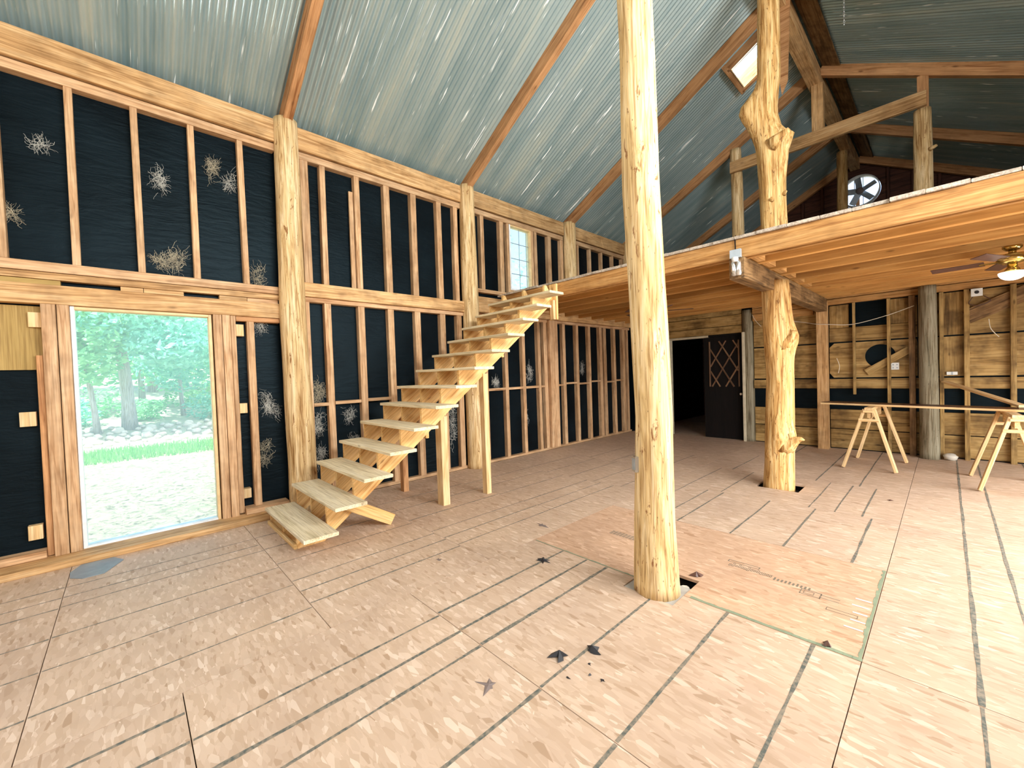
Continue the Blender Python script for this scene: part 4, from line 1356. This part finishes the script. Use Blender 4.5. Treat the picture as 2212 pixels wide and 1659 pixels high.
for i in range(120):
    o = link('rock', rock_me[i % 5])
    x = -17.1-0.42*(i % 8)-0.16*rg.random()
    s = 0.35+0.5*rg.random()
    o.location = (x, -3.0+0.45*(i//8)+0.2*(i % 2)+0.16*rg.random(), gz(x)+0.04)
    o.rotation_euler = (0, 0, rg.random()*6.28)
    o.scale = (s, s*1.2, s*1.3)
    tag(o, 'pale rock in the band of stones beyond the lawn', 'rock', 'rocks along the lawn edge')
def leaves(mb, c, rad, n, size, rg):
    for i in range(n):
        d = Vector((rg.gauss(0, 1), rg.gauss(0, 1), rg.gauss(0, 1))).normalized()*(rg.random()**0.4)
        p = Vector((c[0]+d.x*rad[0], c[1]+d.y*rad[1], c[2]+d.z*rad[2]))
        u = Vector((rg.gauss(0, 1), rg.gauss(0, 1), rg.gauss(0, 0.5))).normalized()
        w = u.orthogonal().normalized()
        s = size*rg.uniform(0.6, 1.3)
        n0 = len(mb.v)
        mb.v += [tuple(p-u*s), tuple(p+w*s*0.5), tuple(p+u*s), tuple(p-w*s*0.5)]
        mb.f.append((n0, n0+1, n0+2, n0+3))
def tree(x, y, h, r, lean, label, mat, crowns, n, size=0.13, seed=0):
    rg = random.Random(seed)
    z = gz(x)-0.1
    e = empty('tree', (x, y, z), label, 'tree', None)
    pts = [(x+lean[0]*t*h, y+lean[1]*t*h+0.12*math.sin(t*5+seed), z+h*t) for t in [i/8 for i in range(9)]]
    MB().tube(pts, [r*(1.25 if i == 0 else 1-0.07*i) for i in range(9)], 12).build('trunk', 'bark', e, True)
    for k in range(5):
        t = 4+k % 4
        a = rg.random()*6.28
        p = Vector(pts[t])
        q = p+Vector((math.cos(a)*1.5, math.sin(a)*1.5, 0.9))
        MB().tube([p, p.lerp(q, 0.5)+Vector((0, 0, 0.15)), q], [r*0.35, r*0.22, r*0.08], 6).build('branch', 'bark', e, True)
    mb = MB()
    for (dx, dy, dz, rx, ry, rz, f) in crowns:
        leaves(mb, (x+dx, y+dy, z+dz), (rx, ry, rz), int(n*f), size, rg)
    mb.build('foliage', mat, e)
    return e
C0 = [(0.8, 0.3, 4.2, 2.0, 2.4, 1.2, 1), (1.4, 1.3, 2.9, 1.4, 1.3, .7, .4)]
tree(-20.0, -0.05, 9, 0.20, (0.0, -0.03), 'thick pale-trunked tree in the middle of the picture window', 'leaf2', C0, 2600, seed=1)
tree(-19.6, -0.85, 8, 0.085, (0.0, -0.02), 'slender pale-trunked tree near the left side of the picture window', 'leaf', [(0.6, -0.3, 3.2, 1.3, 1.4, 1.5, 1)], 1800, seed=2)
tree(-22.0, 1.7, 8, 0.08, (0.0, 0.02), 'thin tree at the right side of the picture window', 'leaf2', [(0.4, 0, 3.0, 1.8, 1.8, 1.9, 1)], 2600, seed=3)
tree(-24.5, 0.6, 10, 0.12, (0, 0.01), 'tree further back behind the thick trunk', 'leaf', [(0, 0, 3.0, 2.2, 2.6, 2.2, 1)], 2600, seed=4)
tree(-25.0, -2.6, 10, 0.14, (0, 0.01), 'tree far back at the left of the picture window', 'leaf2', [(0, 0, 3.0, 2.4, 2.8, 2.4, 1)], 2600, seed=5)
tree(-26.0, 3.6, 10, 0.14, (0, 0.0), 'tree far back at the right of the picture window', 'leaf', [(0, 0, 3.0, 2.4, 2.8, 2.4, 1)], 2600, seed=6)
tree(-30.0, 1.0, 14, 0.2, (0, 0.0), 'tallest tree on the slope closing the view behind the others', 'leaf2', [(0, 0, 5.2, 3, 7.0, 4.5, 1.8)], 3200, 0.2, seed=7)
tree(-19.0, 21.5, 13, 0.2, (0, 0.0), 'tree whose leaves show through the small grid window', 'leaf2', [(0, -2.5, 8.6, 2.6, 2.6, 2.4, 1)], 150, 0.16, seed=8)
for i, (x, y, s) in enumerate(((-21.2, -1.5, .8), (-21.6, 0.5, .7), (-21.0, 2.5, .9), (-23.0, -0.9, 1.0), (-23.0, 4.2, 1.0), (-24.3, 2.2, 1.0))):
    mb = MB()
    leaves(mb, (0, 0, 0.55*s), (0.9*s, 1.0*s, 0.7*s), 420, 0.1, random.Random(60+i))
    mb.tube([(0, 0, -0.1), (0.05, 0.1, 0.5)], [0.03, 0.015], 6)
    o = mb.build('bush', 'leaf' if i % 2 else 'leaf2')
    o.location = (x, y, gz(x))
    tag(o, 'low leafy bush under the trees beyond the rocks', 'bush', 'bushes under the trees')
